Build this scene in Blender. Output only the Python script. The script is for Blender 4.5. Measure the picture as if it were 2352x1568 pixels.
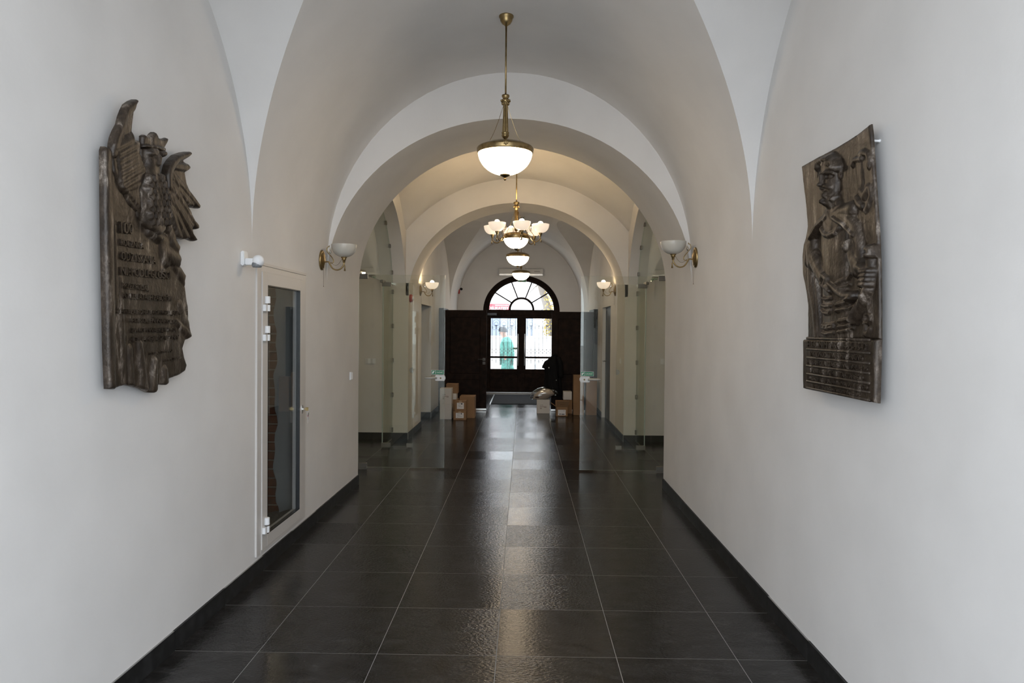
import bpy, bmesh, math, random
import numpy as np
from mathutils import Matrix, Vector
random.seed(7)
PI = math.pi
for o in list(bpy.data.objects): bpy.data.objects.remove(o)
S = bpy.context.scene
COL = S.collection
# ------------------------------------------------------------------ camera
F, YAW, PITCH, ROLL, H = 1646.3, -.0158, -.0170, .0087, 1.635     # focal length in pixels of the 2352 x 1568 frame
def cam_axes():
    cy, sy = math.cos(YAW), math.sin(YAW)
    f = np.array([sy*math.cos(PITCH), cy*math.cos(PITCH), math.sin(PITCH)])
    rt = np.array([cy, -sy, 0.]); up = np.cross(rt, f)
    return math.cos(ROLL)*rt+math.sin(ROLL)*up, -math.sin(ROLL)*rt+math.cos(ROLL)*up, f
CR, CU, CF = cam_axes()
cd = bpy.data.cameras.new('camera'); cam = bpy.data.objects.new('camera', cd); COL.objects.link(cam)
M = Matrix.Identity(4)
for i in range(3):
    M[i][0] = CR[i]; M[i][1] = CU[i]; M[i][2] = -CF[i]
M[2][3] = H
cam.matrix_world = M
cd.sensor_width = 36; cd.lens = F/2352*36; cd.clip_start = .05; cd.clip_end = 200
S.camera = cam
# ------------------------------------------------------------------ sky and exposure
W = bpy.data.worlds.new('overcast_sky'); S.world = W; W.use_nodes = True
bg = W.node_tree.nodes['Background']; bg.inputs[0].default_value = (.855, .92, 1.0, 1); bg.inputs[1].default_value = 6.0
S.view_settings.view_transform = 'Standard'; S.view_settings.look = 'None'
S.view_settings.gamma = 1; S.view_settings.use_curve_mapping = False; S.view_settings.exposure = 0.0
def portal(loc, rot, sx, sy):
    l = bpy.data.lights.new('daylight_portal', 'AREA'); l.shape = 'RECTANGLE'; l.size = sx; l.size_y = sy
    l.cycles.is_portal = True
    o = bpy.data.objects.new('daylight_portal', l); COL.objects.link(o); o.location = loc; o.rotation_euler = rot
portal((-.15, -.42, 2.0), (PI/2, 0, 0), 3.3, 4.1)            # open rear archway, facing +Y
portal((-.06, 18.75, 1.7), (-PI/2, 0, 0), 2.0, 2.8)           # glazed street door, facing -Y
# pixel -> direction; the distance always comes from the surface the thing touches
def pln(x, y, ax, v):
    d = CF+CR*(x-1176)/F-CU*(y-784)/F; t = (v-(0, 0, H)[ax])/d[ax]
    return np.array([0, 0, H])+t*d
fl = lambda x, y: pln(x, y, 2, 0.)
onX = lambda x, y, v: pln(x, y, 0, v)
onY = lambda x, y, v: pln(x, y, 1, v)
# ------------------------------------------------------------------ materials
MATS = {}
def lin(c): return tuple(((v/12.92) if v <= .04045 else ((v+.055)/1.055)**2.4) for v in c)
def mat(name, col, rough=.5, metal=0., emis=None, es=0., spec=.5, noise=None, bump=None, coat=0., alpha=None, trans=0., ior=1.45):
    """noise=(scale, second colour, lo, hi)  bump=(scale, strength, distance)"""
    if name in MATS: return MATS[name]
    m = bpy.data.materials.new(name); m.use_nodes = True; nt = m.node_tree; n = nt.nodes; L = nt.links
    b = n['Principled BSDF']
    b.inputs['Base Color'].default_value = (*col, 1); b.inputs['Roughness'].default_value = rough
    b.inputs['Metallic'].default_value = metal; b.inputs['Specular IOR Level'].default_value = spec
    b.inputs['Coat Weight'].default_value = coat; b.inputs['Transmission Weight'].default_value = trans; b.inputs['IOR'].default_value = ior
    if emis: b.inputs['Emission Color'].default_value = (*emis, 1); b.inputs['Emission Strength'].default_value = es
    if noise or bump: geo = n.new('ShaderNodeNewGeometry')
    if noise:
        t = n.new('ShaderNodeTexNoise'); t.inputs['Scale'].default_value = noise[0]; t.inputs['Detail'].default_value = 6
        L.new(geo.outputs['Position'], t.inputs['Vector'])
        r = n.new('ShaderNodeMapRange'); r.inputs[1].default_value = noise[2]; r.inputs[2].default_value = noise[3]
        L.new(t.outputs['Fac'], r.inputs[0])
        mx = n.new('ShaderNodeMix'); mx.data_type = 'RGBA'; mx.inputs[6].default_value = (*col, 1); mx.inputs[7].default_value = (*noise[1], 1)
        L.new(r.outputs[0], mx.inputs[0]); L.new(mx.outputs[2], b.inputs['Base Color'])
    if bump:
        t = n.new('ShaderNodeTexNoise'); t.inputs['Scale'].default_value = bump[0]; t.inputs['Detail'].default_value = 4
        L.new(geo.outputs['Position'], t.inputs['Vector'])
        bp = n.new('ShaderNodeBump'); bp.inputs['Strength'].default_value = bump[1]; bp.inputs['Distance'].default_value = bump[2]
        L.new(t.outputs['Fac'], bp.inputs['Height']); L.new(bp.outputs['Normal'], b.inputs['Normal'])
    MATS[name] = m; return m
PLASTER = mat('plaster', (.74, .727, .712), .85, spec=.2, noise=(2.2, (.69, .677, .662), .35, .7), bump=(38, .16, .004))
GROUT = mat('grout', (.25, .245, .24), .9)
ALU = mat('white_aluminium', (.60, .575, .55), .4)
WHITEP = mat('white_plastic', (.78, .79, .80), .35)
BRASS = mat('antique_brass', (.36, .265, .13), .33, 1.0, noise=(30, (.22, .155, .07), .4, .7))
BRASSD = mat('dark_brass', (.12, .085, .04), .4, 1.0)
CHROME = mat('steel', (.62, .62, .60), .28, 1.0)
STEELM = mat('satin_steel', (.50, .485, .46), .42, .35)
STEELD = mat('patch_steel', (.20, .185, .16), .42, .8)
WOOD = mat('dark_wood', (.011, .0065, .005), .6, spec=.12, noise=(9, (.024, .013, .009), .4, .7))
DGREY = mat('dark_grey_door', (.022, .023, .026), .5, spec=.25)
CARD = mat('cardboard', (.30, .175, .09), .8, noise=(6, (.26, .15, .075), .4, .7))
WCARD = mat('white_cardboard', (.62, .59, .55), .7)
PAPER = mat('paper_label', (.75, .73, .72), .6)
INK = mat('black_ink', (.02, .02, .02), .6)
PRINT = mat('brown_print', (.12, .06, .03), .7)
BLACKF = mat('black_fabric', (.006, .006, .007), .8, spec=.2)
MATF = mat('mat_fibre', (.024, .026, .030), .9, spec=.2, bump=(220, .5, .004))
RED = mat('red_plastic', (.38, .03, .02), .4)
BLACKP = mat('black_plastic', (.01, .01, .012), .25)
GREEN = mat('safety_green', (.0, .20, .085), .45)
WINK = mat('white_print', (.8, .85, .82), .5)
IRON = mat('wrought_iron', (.02, .02, .022), .5, .5)
BULB = mat('lit_bulb', (1, .9, .75), .3, emis=(1.0, .74, .43), es=95)
BULBOFF = mat('unlit_bulb', (.75, .72, .66), .15)
BOWL = mat('lit_opal_glass', (.9, .86, .8), .25, emis=(1.0, .79, .54), es=26)
BOWLDIM = mat('lit_opal_glass_dim', (.9, .86, .8), .25, emis=(1.0, .79, .54), es=8)
SHADEON = mat('lit_opal_shade', (.85, .8, .74), .25, emis=(1.0, .80, .60), es=.75)
SHADEOFF = mat('opal_glass', (.50, .485, .44), .22, spec=.5)
CRYST = mat('crystal', (1, 1, 1), .02, trans=1.0, ior=1.5)
CONC = mat('bare_concrete', (.16, .14, .12), .9, bump=(30, .6, .02))
MORTAR = mat('lime_mortar', (.30, .25, .20), .95)
BRICK = mat('red_brick', (.17, .06, .03), .9, noise=(14, (.11, .045, .025), .4, .65), bump=(50, .5, .006))
GPLAST = mat('grey_render', (.30, .31, .31), .9)
def glass_mat(name, tint, f0, rough=0.0):
    m = bpy.data.materials.new(name); m.use_nodes = True; nt = m.node_tree; n = nt.nodes; L = nt.links
    n.remove(n['Principled BSDF']); out = n['Material Output']
    tr = n.new('ShaderNodeBsdfTransparent'); tr.inputs[0].default_value = (*tint, 1)
    gl = n.new('ShaderNodeBsdfGlossy'); gl.inputs['Roughness'].default_value = rough; gl.inputs[0].default_value = (.95, 1, .97, 1)
    lw = n.new('ShaderNodeLayerWeight'); lw.inputs[0].default_value = .5; pw = n.new('ShaderNodeMath'); pw.operation = 'POWER'; pw.inputs[1].default_value = 5; L.new(lw.outputs['Facing'], pw.inputs[0])
    fr = n.new('ShaderNodeMath'); fr.operation = 'MULTIPLY_ADD'; fr.inputs[1].default_value = 1-f0; fr.inputs[2].default_value = f0; L.new(pw.outputs[0], fr.inputs[0])     # Schlick's approximation
    mx = n.new('ShaderNodeMixShader'); L.new(fr.outputs[0], mx.inputs[0]); L.new(tr.outputs[0], mx.inputs[1]); L.new(gl.outputs[0], mx.inputs[2])
    L.new(mx.outputs[0], out.inputs[0]); MATS[name] = m; return m
GLASS = glass_mat('tinted_door_glass', (.945, .947, .918), .035)
WGLASS = glass_mat('window_glass', (.99, .99, .99), .025)
CGLASS = glass_mat('closet_glass', (.92, .93, .93), .04)
FILM = glass_mat('clear_film', (.80, .80, .82), .12, .12)
GEDGE = mat('glass_edge', (.42, .50, .45), .2, emis=None)
def stone_mat():
    m = bpy.data.materials.new('basalt_tile'); m.use_nodes = True; nt = m.node_tree; n = nt.nodes; L = nt.links; b = n['Principled BSDF']
    geo = n.new('ShaderNodeNewGeometry'); oi = n.new('ShaderNodeObjectInfo')
    add = n.new('ShaderNodeVectorMath'); add.operation = 'ADD'; L.new(geo.outputs['Position'], add.inputs[0])
    sc = n.new('ShaderNodeVectorMath'); sc.operation = 'SCALE'; sc.inputs[0].default_value = (7, 13, 5); L.new(oi.outputs['Random'], sc.inputs['Scale']); L.new(sc.outputs[0], add.inputs[1])
    st = n.new('ShaderNodeVectorMath'); st.operation = 'MULTIPLY'; st.inputs[1].default_value = (1, 1.6, 1); L.new(add.outputs[0], st.inputs[0])
    t = n.new('ShaderNodeTexNoise'); t.inputs['Scale'].default_value = 9; t.inputs['Detail'].default_value = 9; t.inputs['Roughness'].default_value = .72; L.new(st.outputs[0], t.inputs['Vector'])
    r = n.new('ShaderNodeValToRGB'); e = r.color_ramp.elements; e[0].position = .38; e[0].color = (.0085, .008, .0078, 1); e[1].position = .8; e[1].color = (.04, .039, .039, 1)
    L.new(t.outputs['Fac'], r.inputs[0]); L.new(r.outputs[0], b.inputs['Base Color'])
    rr = n.new('ShaderNodeMapRange'); rr.inputs[3].default_value = .12; rr.inputs[4].default_value = .18; L.new(oi.outputs['Random'], rr.inputs[0]); L.new(rr.outputs[0], b.inputs['Roughness'])
    t2 = n.new('ShaderNodeTexNoise'); t2.inputs['Scale'].default_value = 58; t2.inputs['Detail'].default_value = 3; L.new(st.outputs[0], t2.inputs['Vector'])
    bs = n.new('ShaderNodeMapRange'); bs.inputs[3].default_value = .22; bs.inputs[4].default_value = .75
    wn = n.new('ShaderNodeTexWhiteNoise'); wn.noise_dimensions = '1D'; L.new(oi.outputs['Random'], wn.inputs['W']); L.new(wn.outputs['Value'], bs.inputs[0])
    bp = n.new('ShaderNodeBump'); bp.inputs['Distance'].default_value = .004; L.new(bs.outputs[0], bp.inputs['Strength']); L.new(t2.outputs['Fac'], bp.inputs['Height']); L.new(bp.outputs[0], b.inputs['Normal'])
    b.inputs['Specular IOR Level'].default_value = .22
    MATS['basalt_tile'] = m; return m
STONE = stone_mat()
SKIRT = mat('basalt_skirting', (.013, .0135, .0135), .5, spec=.25, noise=(14, (.03, .03, .031), .45, .75))
def bronze_mat():
    m = bpy.data.materials.new('patinated_bronze'); m.use_nodes = True; nt = m.node_tree; n = nt.nodes; L = nt.links; b = n['Principled BSDF']
    geo = n.new('ShaderNodeNewGeometry')
    st = n.new('ShaderNodeVectorMath'); st.operation = 'MULTIPLY'; st.inputs[1].default_value = (1, 2.2, .62); L.new(geo.outputs['Position'], st.inputs[0])
    t = n.new('ShaderNodeTexNoise'); t.inputs['Scale'].default_value = 9; t.inputs['Detail'].default_value = 10; t.inputs['Roughness'].default_value = .76; L.new(st.outputs[0], t.inputs['Vector'])
    r = n.new('ShaderNodeValToRGB'); e = r.color_ramp.elements; e[0].position = .43; e[0].color = (.022, .0145, .009, 1); e[1].position = .68; e[1].color = (.36, .31, .265, 1)
    m2 = e.new(.52); m2.color = (.043, .030, .020, 1); m3 = e.new(.575); m3.color = (.085, .066, .05, 1)
    L.new(t.outputs['Fac'], r.inputs[0]); L.new(r.outputs[0], b.inputs['Base Color'])
    b.inputs['Metallic'].default_value = .25; b.inputs['Roughness'].default_value = .42
    t2 = n.new('ShaderNodeTexNoise'); t2.inputs['Scale'].default_value = 70; t2.inputs['Detail'].default_value = 5; L.new(geo.outputs['Position'], t2.inputs['Vector'])
    bp = n.new('ShaderNodeBump'); bp.inputs['Strength'].default_value = .35; bp.inputs['Distance'].default_value = .006; L.new(t2.outputs['Fac'], bp.inputs['Height']); L.new(bp.outputs[0], b.inputs['Normal'])
    MATS['patinated_bronze'] = m; return m
BRONZE = bronze_mat()
# ------------------------------------------------------------------ mesh helpers
def obj(name, bm, m, parent=None, smooth=False, kind=None, loc=None):
    me = bpy.data.meshes.new(name); bm.normal_update(); bm.to_mesh(me); bm.free()
    for mm in (m if isinstance(m, (list, tuple)) else [m]): me.materials.append(mm)
    if smooth:
        for p in me.polygons: p.use_smooth = True
    o = bpy.data.objects.new(name, me); COL.objects.link(o)
    if parent: o.parent = parent
    if kind: o['kind'] = kind
    if loc is not None: o.location = loc
    return o
def tag(o, label, cat, group=None):
    o['label'] = label; o['category'] = cat
    if group: o['group'] = group
    return o
def thing(name, label, cat, loc=(0, 0, 0), rotz=0, group=None, basis=None, kind=None):
    o = bpy.data.objects.new(name, None); COL.objects.link(o); o.empty_display_size = .1
    if basis is not None:
        m = Matrix([[basis[j][i] for j in range(3)]+[loc[i]] for i in range(3)]+[[0, 0, 0, 1]])
        o.matrix_world = m
    else:
        o.location = loc; o.rotation_euler = (0, 0, rotz)
    if kind: o['kind'] = kind
    if label: tag(o, label, cat, group)
    return o
LB = ((0, 1, 0), (0, 0, 1), (1, 0, 0))      # local x,y,z on the left wall  (right as seen, up, out)
RB = ((0, -1, 0), (0, 0, 1), (-1, 0, 0))    # the same on the right wall
FB = ((1, 0, 0), (0, 0, 1), (0, -1, 0))     # the same on a wall that faces the camera
def bx(bm, x0, x1, y0, y1, z0, z1, mi=0):
    v = [bm.verts.new((x, y, z)) for z in (z0, z1) for y in (y0, y1) for x in (x0, x1)]
    for f in ((0, 2, 3, 1), (4, 5, 7, 6), (0, 1, 5, 4), (2, 6, 7, 3), (0, 4, 6, 2), (1, 3, 7, 5)):
        bm.faces.new([v[i] for i in f]).material_index = mi
    return v
def box(name, dims, m, parent=None, bev=0., kind=None):
    bm = bmesh.new(); bx(bm, *dims)
    if bev: bmesh.ops.bevel(bm, geom=bm.edges[:], offset=bev, segments=2, affect='EDGES', profile=.6)
    return obj(name, bm, m, parent, kind=kind)
def lathe(bm, prof, seg=32, c=(0, 0, 0), flute=0):
    rings = []
    for r, z in prof:
        if r < 1e-6: rings.append([bm.verts.new((c[0], c[1], c[2]+z))]); continue
        rings.append([bm.verts.new((c[0]+r*(1-(.10 if flute and i % 2 else 0))*math.cos(2*PI*i/seg), c[1]+r*(1-(.10 if flute and i % 2 else 0))*math.sin(2*PI*i/seg), c[2]+z)) for i in range(seg)])
    for a, b in zip(rings, rings[1:]):
        for i in range(seg):
            j = (i+1) % seg
            f = [a[i % len(a)], a[j % len(a)], b[j % len(b)], b[i % len(b)]]
            f2 = []
            for v in f:
                if v not in f2: f2.append(v)
            if len(f2) > 2: bm.faces.new(f2)
def tube(bm, pts, r, seg=8, cap=True):
    pts = [Vector(p) for p in pts]; n = len(pts); rr = r if isinstance(r, (list, tuple)) else [r]*n
    up = Vector((0, 0, 1)); rings = []; side = None
    for i, p in enumerate(pts):
        t = (pts[min(i+1, n-1)]-pts[max(i-1, 0)]).normalized()
        if side is None:
            side = t.cross(up if abs(t.z) < .95 else Vector((0, 1, 0))).normalized()
        else: side = (side-t*side.dot(t)).normalized()
        o = t.cross(side)
        rings.append([bm.verts.new(p+side*rr[i]*math.cos(2*PI*k/seg)+o*rr[i]*math.sin(2*PI*k/seg)) for k in range(seg)])
    for a, b in zip(rings, rings[1:]):
        for k in range(seg): bm.faces.new((a[k], a[(k+1) % seg], b[(k+1) % seg], b[k]))
    if cap: bm.faces.new(rings[0][::-1]); bm.faces.new(rings[-1])
def spline(pts, n=6):
    P = [Vector(p) for p in pts]; out = []
    for i in range(len(P)-1):
        a = P[max(i-1, 0)]; b = P[i]; c = P[i+1]; d = P[min(i+2, len(P)-1)]
        for k in range(n):
            t = k/n
            out.append(.5*((2*b)+(c-a)*t+(2*a-5*b+4*c-d)*t*t+(3*b-a-3*c+d)*t**3))
    return out+[P[-1]]
def prism(bm, poly, z0, z1, mi=0):
    """poly = list of (x, y); extruded along local z"""
    a = [bm.verts.new((x, y, z0)) for x, y in poly]; b = [bm.verts.new((x, y, z1)) for x, y in poly]; n = len(poly)
    fa = bm.faces.new(a[::-1]); fb = bm.faces.new(b)
    for i in range(n): bm.faces.new((a[i], a[(i+1) % n], b[(i+1) % n], b[i])).material_index = mi
    return fa, fb
def grid(bm, rows):
    R = [[bm.verts.new(p) for p in r] for r in rows]
    for a, b in zip(R, R[1:]):
        for i in range(len(a)-1):
            f = []
            for v in (a[i], a[i+1], b[i+1], b[i]):
                f.append(v)
            try: bm.faces.new(f)
            except ValueError: pass
def ell(bm, c, r, seg=16, rings=10):
    prof = [(math.sin(PI*i/rings), -math.cos(PI*i/rings)) for i in range(rings+1)]; n0 = len(bm.verts)
    lathe(bm, [(max(p, 0) if 0 < i < rings else 0, z) for i, (p, z) in enumerate(prof)], seg)
    bm.verts.ensure_lookup_table()
    for v in bm.verts[n0:]: v.co = Vector((c[0]+v.co.x*r[0], c[1]+v.co.y*r[1], c[2]+v.co.z*r[2]))
def text(name, s, w, h, m, parent, loc=(0, 0, 0), ext=.001, wmax=None, align='LEFT', rot=None):
    """raised or flat lettering in the local xy plane of its parent; w = total width (None keeps the natural one), h = cap height"""
    cu = bpy.data.curves.new('t', 'FONT'); cu.body = s; cu.extrude = .5; cu.resolution_u = 2
    o = bpy.data.objects.new('t', cu); COL.objects.link(o)
    dg = bpy.context.evaluated_depsgraph_get(); me = bpy.data.meshes.new_from_object(o.evaluated_get(dg)); bpy.data.objects.remove(o); bpy.data.curves.remove(cu)
    me.name = name
    co = np.array([v.co for v in me.vertices]); mn = co.min(0); mxx = co.max(0)
    sy = h/.70; sx = (w/(mxx[0]-mn[0])) if w else sy
    for v in me.vertices:
        v.co = ((v.co.x-mn[0])*sx, v.co.y*sy, (v.co.z+.5)*ext)
    if align == 'CENTER':
        for v in me.vertices: v.co.x -= (mxx[0]-mn[0])*sx/2
    me.materials.append(m); q = bpy.data.objects.new(name, me); COL.objects.link(q); q.parent = parent; q.location = loc
    if rot: q.rotation_euler = rot
    return q
# ------------------------------------------------------------------ plan of the place (metres; the camera stands at x=0, y=0)
Y_BACK, Y_A1, Y_A1B, Y_C2, Y_A2B, Y_END = -.3, 6.28, 7.45, 10.5, 11.3, 18.4
def XL(y): return -1.789+.0095*y if y <= 7.46 else -1.69
def XR(y): return 1.41+.0078*y if y <= 7.46 else 1.478
XLC, XRC, GXL, GXR, XLB, XRB = -1.73, 1.52, -1.92, 1.66, -2.10, 1.90    # crossing: wall plane, glass plane, back of the side arch
YC, AC = (Y_A1B+Y_C2)/2, (Y_C2-Y_A1B)/2
SPR, BV = 2.18, 1.69                                                       # barrel vault springing and rise
LUN1 = (2.93, 1.65, 1.60); LUN3 = (13.85, 2.6, 1.50)
def lun(y, L):
    q = 1-((y-L[0])/L[1])**2
    return SPR+L[2]*math.sqrt(q) if q > 1e-9 else SPR
def slices(y0, y1, L, n=60):
    ys = set(np.linspace(y0, y1, 24).round(4))
    for k in range(n+1):
        y = round(L[0]-L[1]*math.cos(PI*k/n), 4)
        if y0 < y < y1: ys.add(y)
    ys |= {y0, y1}
    return sorted(ys)
def rise(y): return BV+(max(0, y-16.4)*.06)
def barrel(name, y0, y1, L):
    ys = slices(y0, y1, L); bm = bmesh.new(); lr, br, rr = [], [], []
    for y in ys:
        c = lun(y, L); xl, xr = XL(y), XR(y); xc, a = (xl+xr)/2, (xr-xl)/2; b = rise(y)
        th = math.asin(min(1, (c-SPR)/b)); xe = a*math.cos(th)
        lr.append([(xl, y, c), (xc-xe, y, c)]); rr.append([(xc+xe, y, c), (xr, y, c)])
        br.append([(xc+a*math.cos(t), y, SPR+b*math.sin(t)) for t in np.linspace(PI-th, th, 41)])
    grid(bm, br); grid(bm, lr); grid(bm, rr)
    return obj(name, bm, PLASTER, smooth=True, kind='structure')
def arch_z(x, xc, a, spr, b):
    q = 1-((x-xc)/a)**2
    return spr+b*math.sqrt(max(q, 0))
def arch_wall(name, y0, y1, top0, top1, spr, b0, b1, n=48):
    """thick transverse arch: two faces above the opening and the soffit"""
    bm = bmesh.new(); cur = []
    for y, b in ((y0, b0), (y1, b1)):
        xl, xr = XL(min(y, 7.45) if y < 8 else y), XR(min(y, 7.45) if y < 8 else y); xc, a = (xl+xr)/2, (xr-xl)/2
        cur.append([(xc-a*math.cos(PI*k/n), y, spr+b*math.sin(PI*k/n)) for k in range(n+1)])
    for c, t in zip(cur, (top0, top1)):
        pad = .12
        c2 = [(c[0][0]-pad, c[0][1], spr)]+c+[(c[-1][0]+pad, c[-1][1], spr)]
        grid(bm, [c2, [(x, y, t) for x, y, z in c2]])
    m = [[(p[0]+(q[0]-p[0])*s, p[1]+(q[1]-p[1])*s, p[2]+(q[2]-p[2])*s) for p, q in zip(*cur)] for s in (0, 1)]
    k0 = len(bm.faces); grid(bm, m)
    o = obj(name, bm, PLASTER, kind='structure')
    for i, p in enumerate(o.data.polygons): p.use_smooth = i >= k0
    return o
barrel('ceiling', Y_BACK, Y_A1, LUN1)
barrel('ceiling', Y_A2B, Y_END, LUN3)
arch_wall('wall_first_arch', Y_A1, Y_A1B, 4.1, 4.3, 2.05, 1.42, 1.47)
arch_wall('wall_second_arch', Y_C2, Y_A2B, 4.3, 4.1, 2.12, 1.36, 1.36)
# crossing vault: a shallow sail vault between four arcs
def arcA(x): return 3.834-(2.12-math.sqrt(max(0, 2.12**2-(x+.105)**2)))
def arcB(y): return 3.69-(1.9-math.sqrt(max(0, 1.9**2-(y-YC)**2)))
def sail(x, y):
    zc = 3.02; u = max(arcA(x)-zc, 0); v = max(arcB(y)-zc, 0)
    return zc+math.sqrt(u*u+v*v)
bm = bmesh.new(); grid(bm, [[(x, y, sail(x, y)) for x in np.linspace(XLC-.02, XRC+.02, 41)] for y in np.linspace(Y_A1B, Y_C2, 41)])
obj('ceiling', bm, PLASTER, smooth=True, kind='structure')
# long walls of the near bay (the left one has a hole for the closet door)
CD = (4.70, 5.66, .125, 2.035)
def side_wall(name, fx, ys, top, hole=None, extra=None):
    bm = bmesh.new(); ys = sorted(set(ys) | (set(hole[:2]) if hole else set()))
    for a, b in zip(ys, ys[1:]):
        def q(za0, za1, zb0, zb1): bm.faces.new([bm.verts.new(p) for p in ((fx(a), a, za0), (fx(b), b, zb0), (fx(b), b, zb1), (fx(a), a, za1))])
        if hole and hole[0]-1e-6 <= a and b <= hole[1]+1e-6:
            if hole[2] > 0: q(0, hole[2], 0, hole[2])
            q(hole[3], top(a), hole[3], top(b))
        else: q(0, top(a), 0, top(b))
    if extra: extra(bm)
    bmesh.ops.remove_doubles(bm, verts=bm.verts[:], dist=1e-5)
    return obj(name, bm, PLASTER, kind='structure')
def top1(y): return lun(y, LUN1) if y < Y_A1+1e-6 else 2.06
ys1 = slices(Y_BACK, Y_A1, LUN1)+[6.6, 7.0, Y_A1B]
side_wall('wall_left', XL, ys1, top1, CD)
side_wall('wall_right', XR, ys1, top1)
# far walls with the two door recesses
def top3(y): return lun(y, LUN3) if y > Y_A2B-1e-6 else 2.13
NL = (11.84, 13.13, 0, 2.04); NR = (12.20, 13.43, 0, 2.05)
def recess(N, x, d):
    def f(bm):
        for p in (((x, N[0], 0), (x+d, N[0], 0), (x+d, N[0], N[3]), (x, N[0], N[3])), ((x, N[1], 0), (x+d, N[1], 0), (x+d, N[1], N[3]), (x, N[1], N[3])),
                  ((x, N[0], N[3]), (x, N[1], N[3]), (x+d, N[1], N[3]), (x+d, N[0], N[3])), ((x+d, N[0], 0), (x+d, N[1], 0), (x+d, N[1], N[3]), (x+d, N[0], N[3]))):
            bm.faces.new([bm.verts.new(q) for q in p])
    return f
ys3 = [Y_C2, 10.9, Y_A2B]+slices(Y_A2B, Y_END, LUN3)
side_wall('wall_left_far', lambda y: -1.69, ys3, top3, NL, recess(NL, -1.69, -.30))
side_wall('wall_right_far', lambda y: 1.478, ys3, top3, NR, recess(NR, 1.478, .09))
# crossing: side arches, cross passages
def side_arch(name, x0, x1, xe, xp):
    bm = bmesh.new(); n = 44
    def curve(x, c): return [(x, YC-AC*math.cos(PI*k/n), 2.0+(c-2.0)*math.sin(PI*k/n)) for k in range(n+1)]
    c0, c1 = curve(x0, 3.37), curve(x1, 3.46)
    grid(bm, [c0, [(x, y, max(z, sail(x0, y)+.02)) for x, y, z in c0]]); grid(bm, [c1, [(x, y, 3.75) for x, y, z in c1]])
    k0 = len(bm.faces); grid(bm, [c0, c1]); k1 = len(bm.faces)
    # near and far passage walls (also the jambs), end wall
    for y, xs in ((Y_A1B, xe[0]), (Y_C2, xe[1])):
        bm.faces.new([bm.verts.new(p) for p in ((xs, y, 0), (xp, y, 0), (xp, y, 2.3), (xs, y, 2.3))])
    bm.faces.new([bm.verts.new(p) for p in ((xp, Y_A1B, 0), (xp, Y_C2, 0), (xp, Y_C2, 3.7), (xp, Y_A1B, 3.7))])
    o = obj(name, bm, PLASTER, kind='structure')
    for i, p in enumerate(o.data.polygons): p.use_smooth = k0 <= i < k1
    bm = bmesh.new(); grid(bm, [[(x, YC-AC*math.cos(PI*k/32), 2.28+1.28*math.sin(PI*k/32)) for k in range(33)] for x in np.linspace(x1, xp, 3)])
    obj('ceiling', bm, PLASTER, smooth=True, kind='structure')
side_arch('wall_left_crossing', XLC, XLB, (XL(7.45), -1.69), -5.2)
side_arch('wall_right_crossing', XRC, XRB, (XR(7.45), 1.478), 5.0)
# end wall with the arched street entrance
DX, DR, DS = -.057, .985, 2.11
def end_wall():
    bm = bmesh.new(); n = 40
    cur = [(DX-DR, 0)]+[(DX-DR*math.cos(PI*k/n), DS+.915*math.sin(PI*k/n)) for k in range(n+1)]+[(DX+DR, 0)]
    up = [(DX-DR, Y_END, 4.3)]+[(x, Y_END, 4.3) for x, z in cur[1:-1]]+[(DX+DR, Y_END, 4.3)]
    grid(bm, [[(x, Y_END, z) for x, z in cur[1:-1]], up[1:-1]])
    for x0, x1 in ((-1.9, DX-DR), (DX+DR, 1.7)): bm.faces.new([bm.verts.new(p) for p in ((x0, Y_END, 0), (x1, Y_END, 0), (x1, Y_END, 4.3), (x0, Y_END, 4.3))])
    grid(bm, [[(x, Y_END, z) for x, z in cur], [(x, Y_END+.45, z) for x, z in cur]])
    obj('wall_end', bm, PLASTER, kind='structure')
    bm = bmesh.new()          # outer face of the building
    grid(bm, [[(x, Y_END+.45, z) for x, z in cur[1:-1]], [(x, Y_END+.45, 6) for x, z in cur[1:-1]]])
    for x0, x1 in ((-6, DX-DR), (DX+DR, 6)): bm.faces.new([bm.verts.new(p) for p in ((x0, Y_END+.45, 0), (x1, Y_END+.45, 0), (x1, Y_END+.45, 6), (x0, Y_END+.45, 6))])
    obj('wall_facade', bm, PLASTER, kind='structure')
end_wall()
# roof over the vaults keeps the sky out
bm = bmesh.new(); bx(bm, -5.6, 5.4, Y_BACK, Y_END+.45, 4.5, 4.7)
obj('roof_slab', bm, PLASTER, kind='structure')
bm = bmesh.new()
for p in (((-5.4, Y_BACK, 0), (-5.4, Y_END+.45, 0), (-5.4, Y_END+.45, 4.5), (-5.4, Y_BACK, 4.5)), ((5.2, Y_BACK, 0), (5.2, Y_END+.45, 0), (5.2, Y_END+.45, 4.5), (5.2, Y_BACK, 4.5))):
    bm.faces.new([bm.verts.new(q) for q in p])
for x0, x1 in ((-5.4, XL(Y_BACK)), (XR(Y_BACK), 5.2)): bm.faces.new([bm.verts.new(q) for q in ((x0, Y_BACK, 0), (x1, Y_BACK, 0), (x1, Y_BACK, 4.5), (x0, Y_BACK, 4.5))])
obj('wall_outer', bm, PLASTER, kind='structure')
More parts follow.
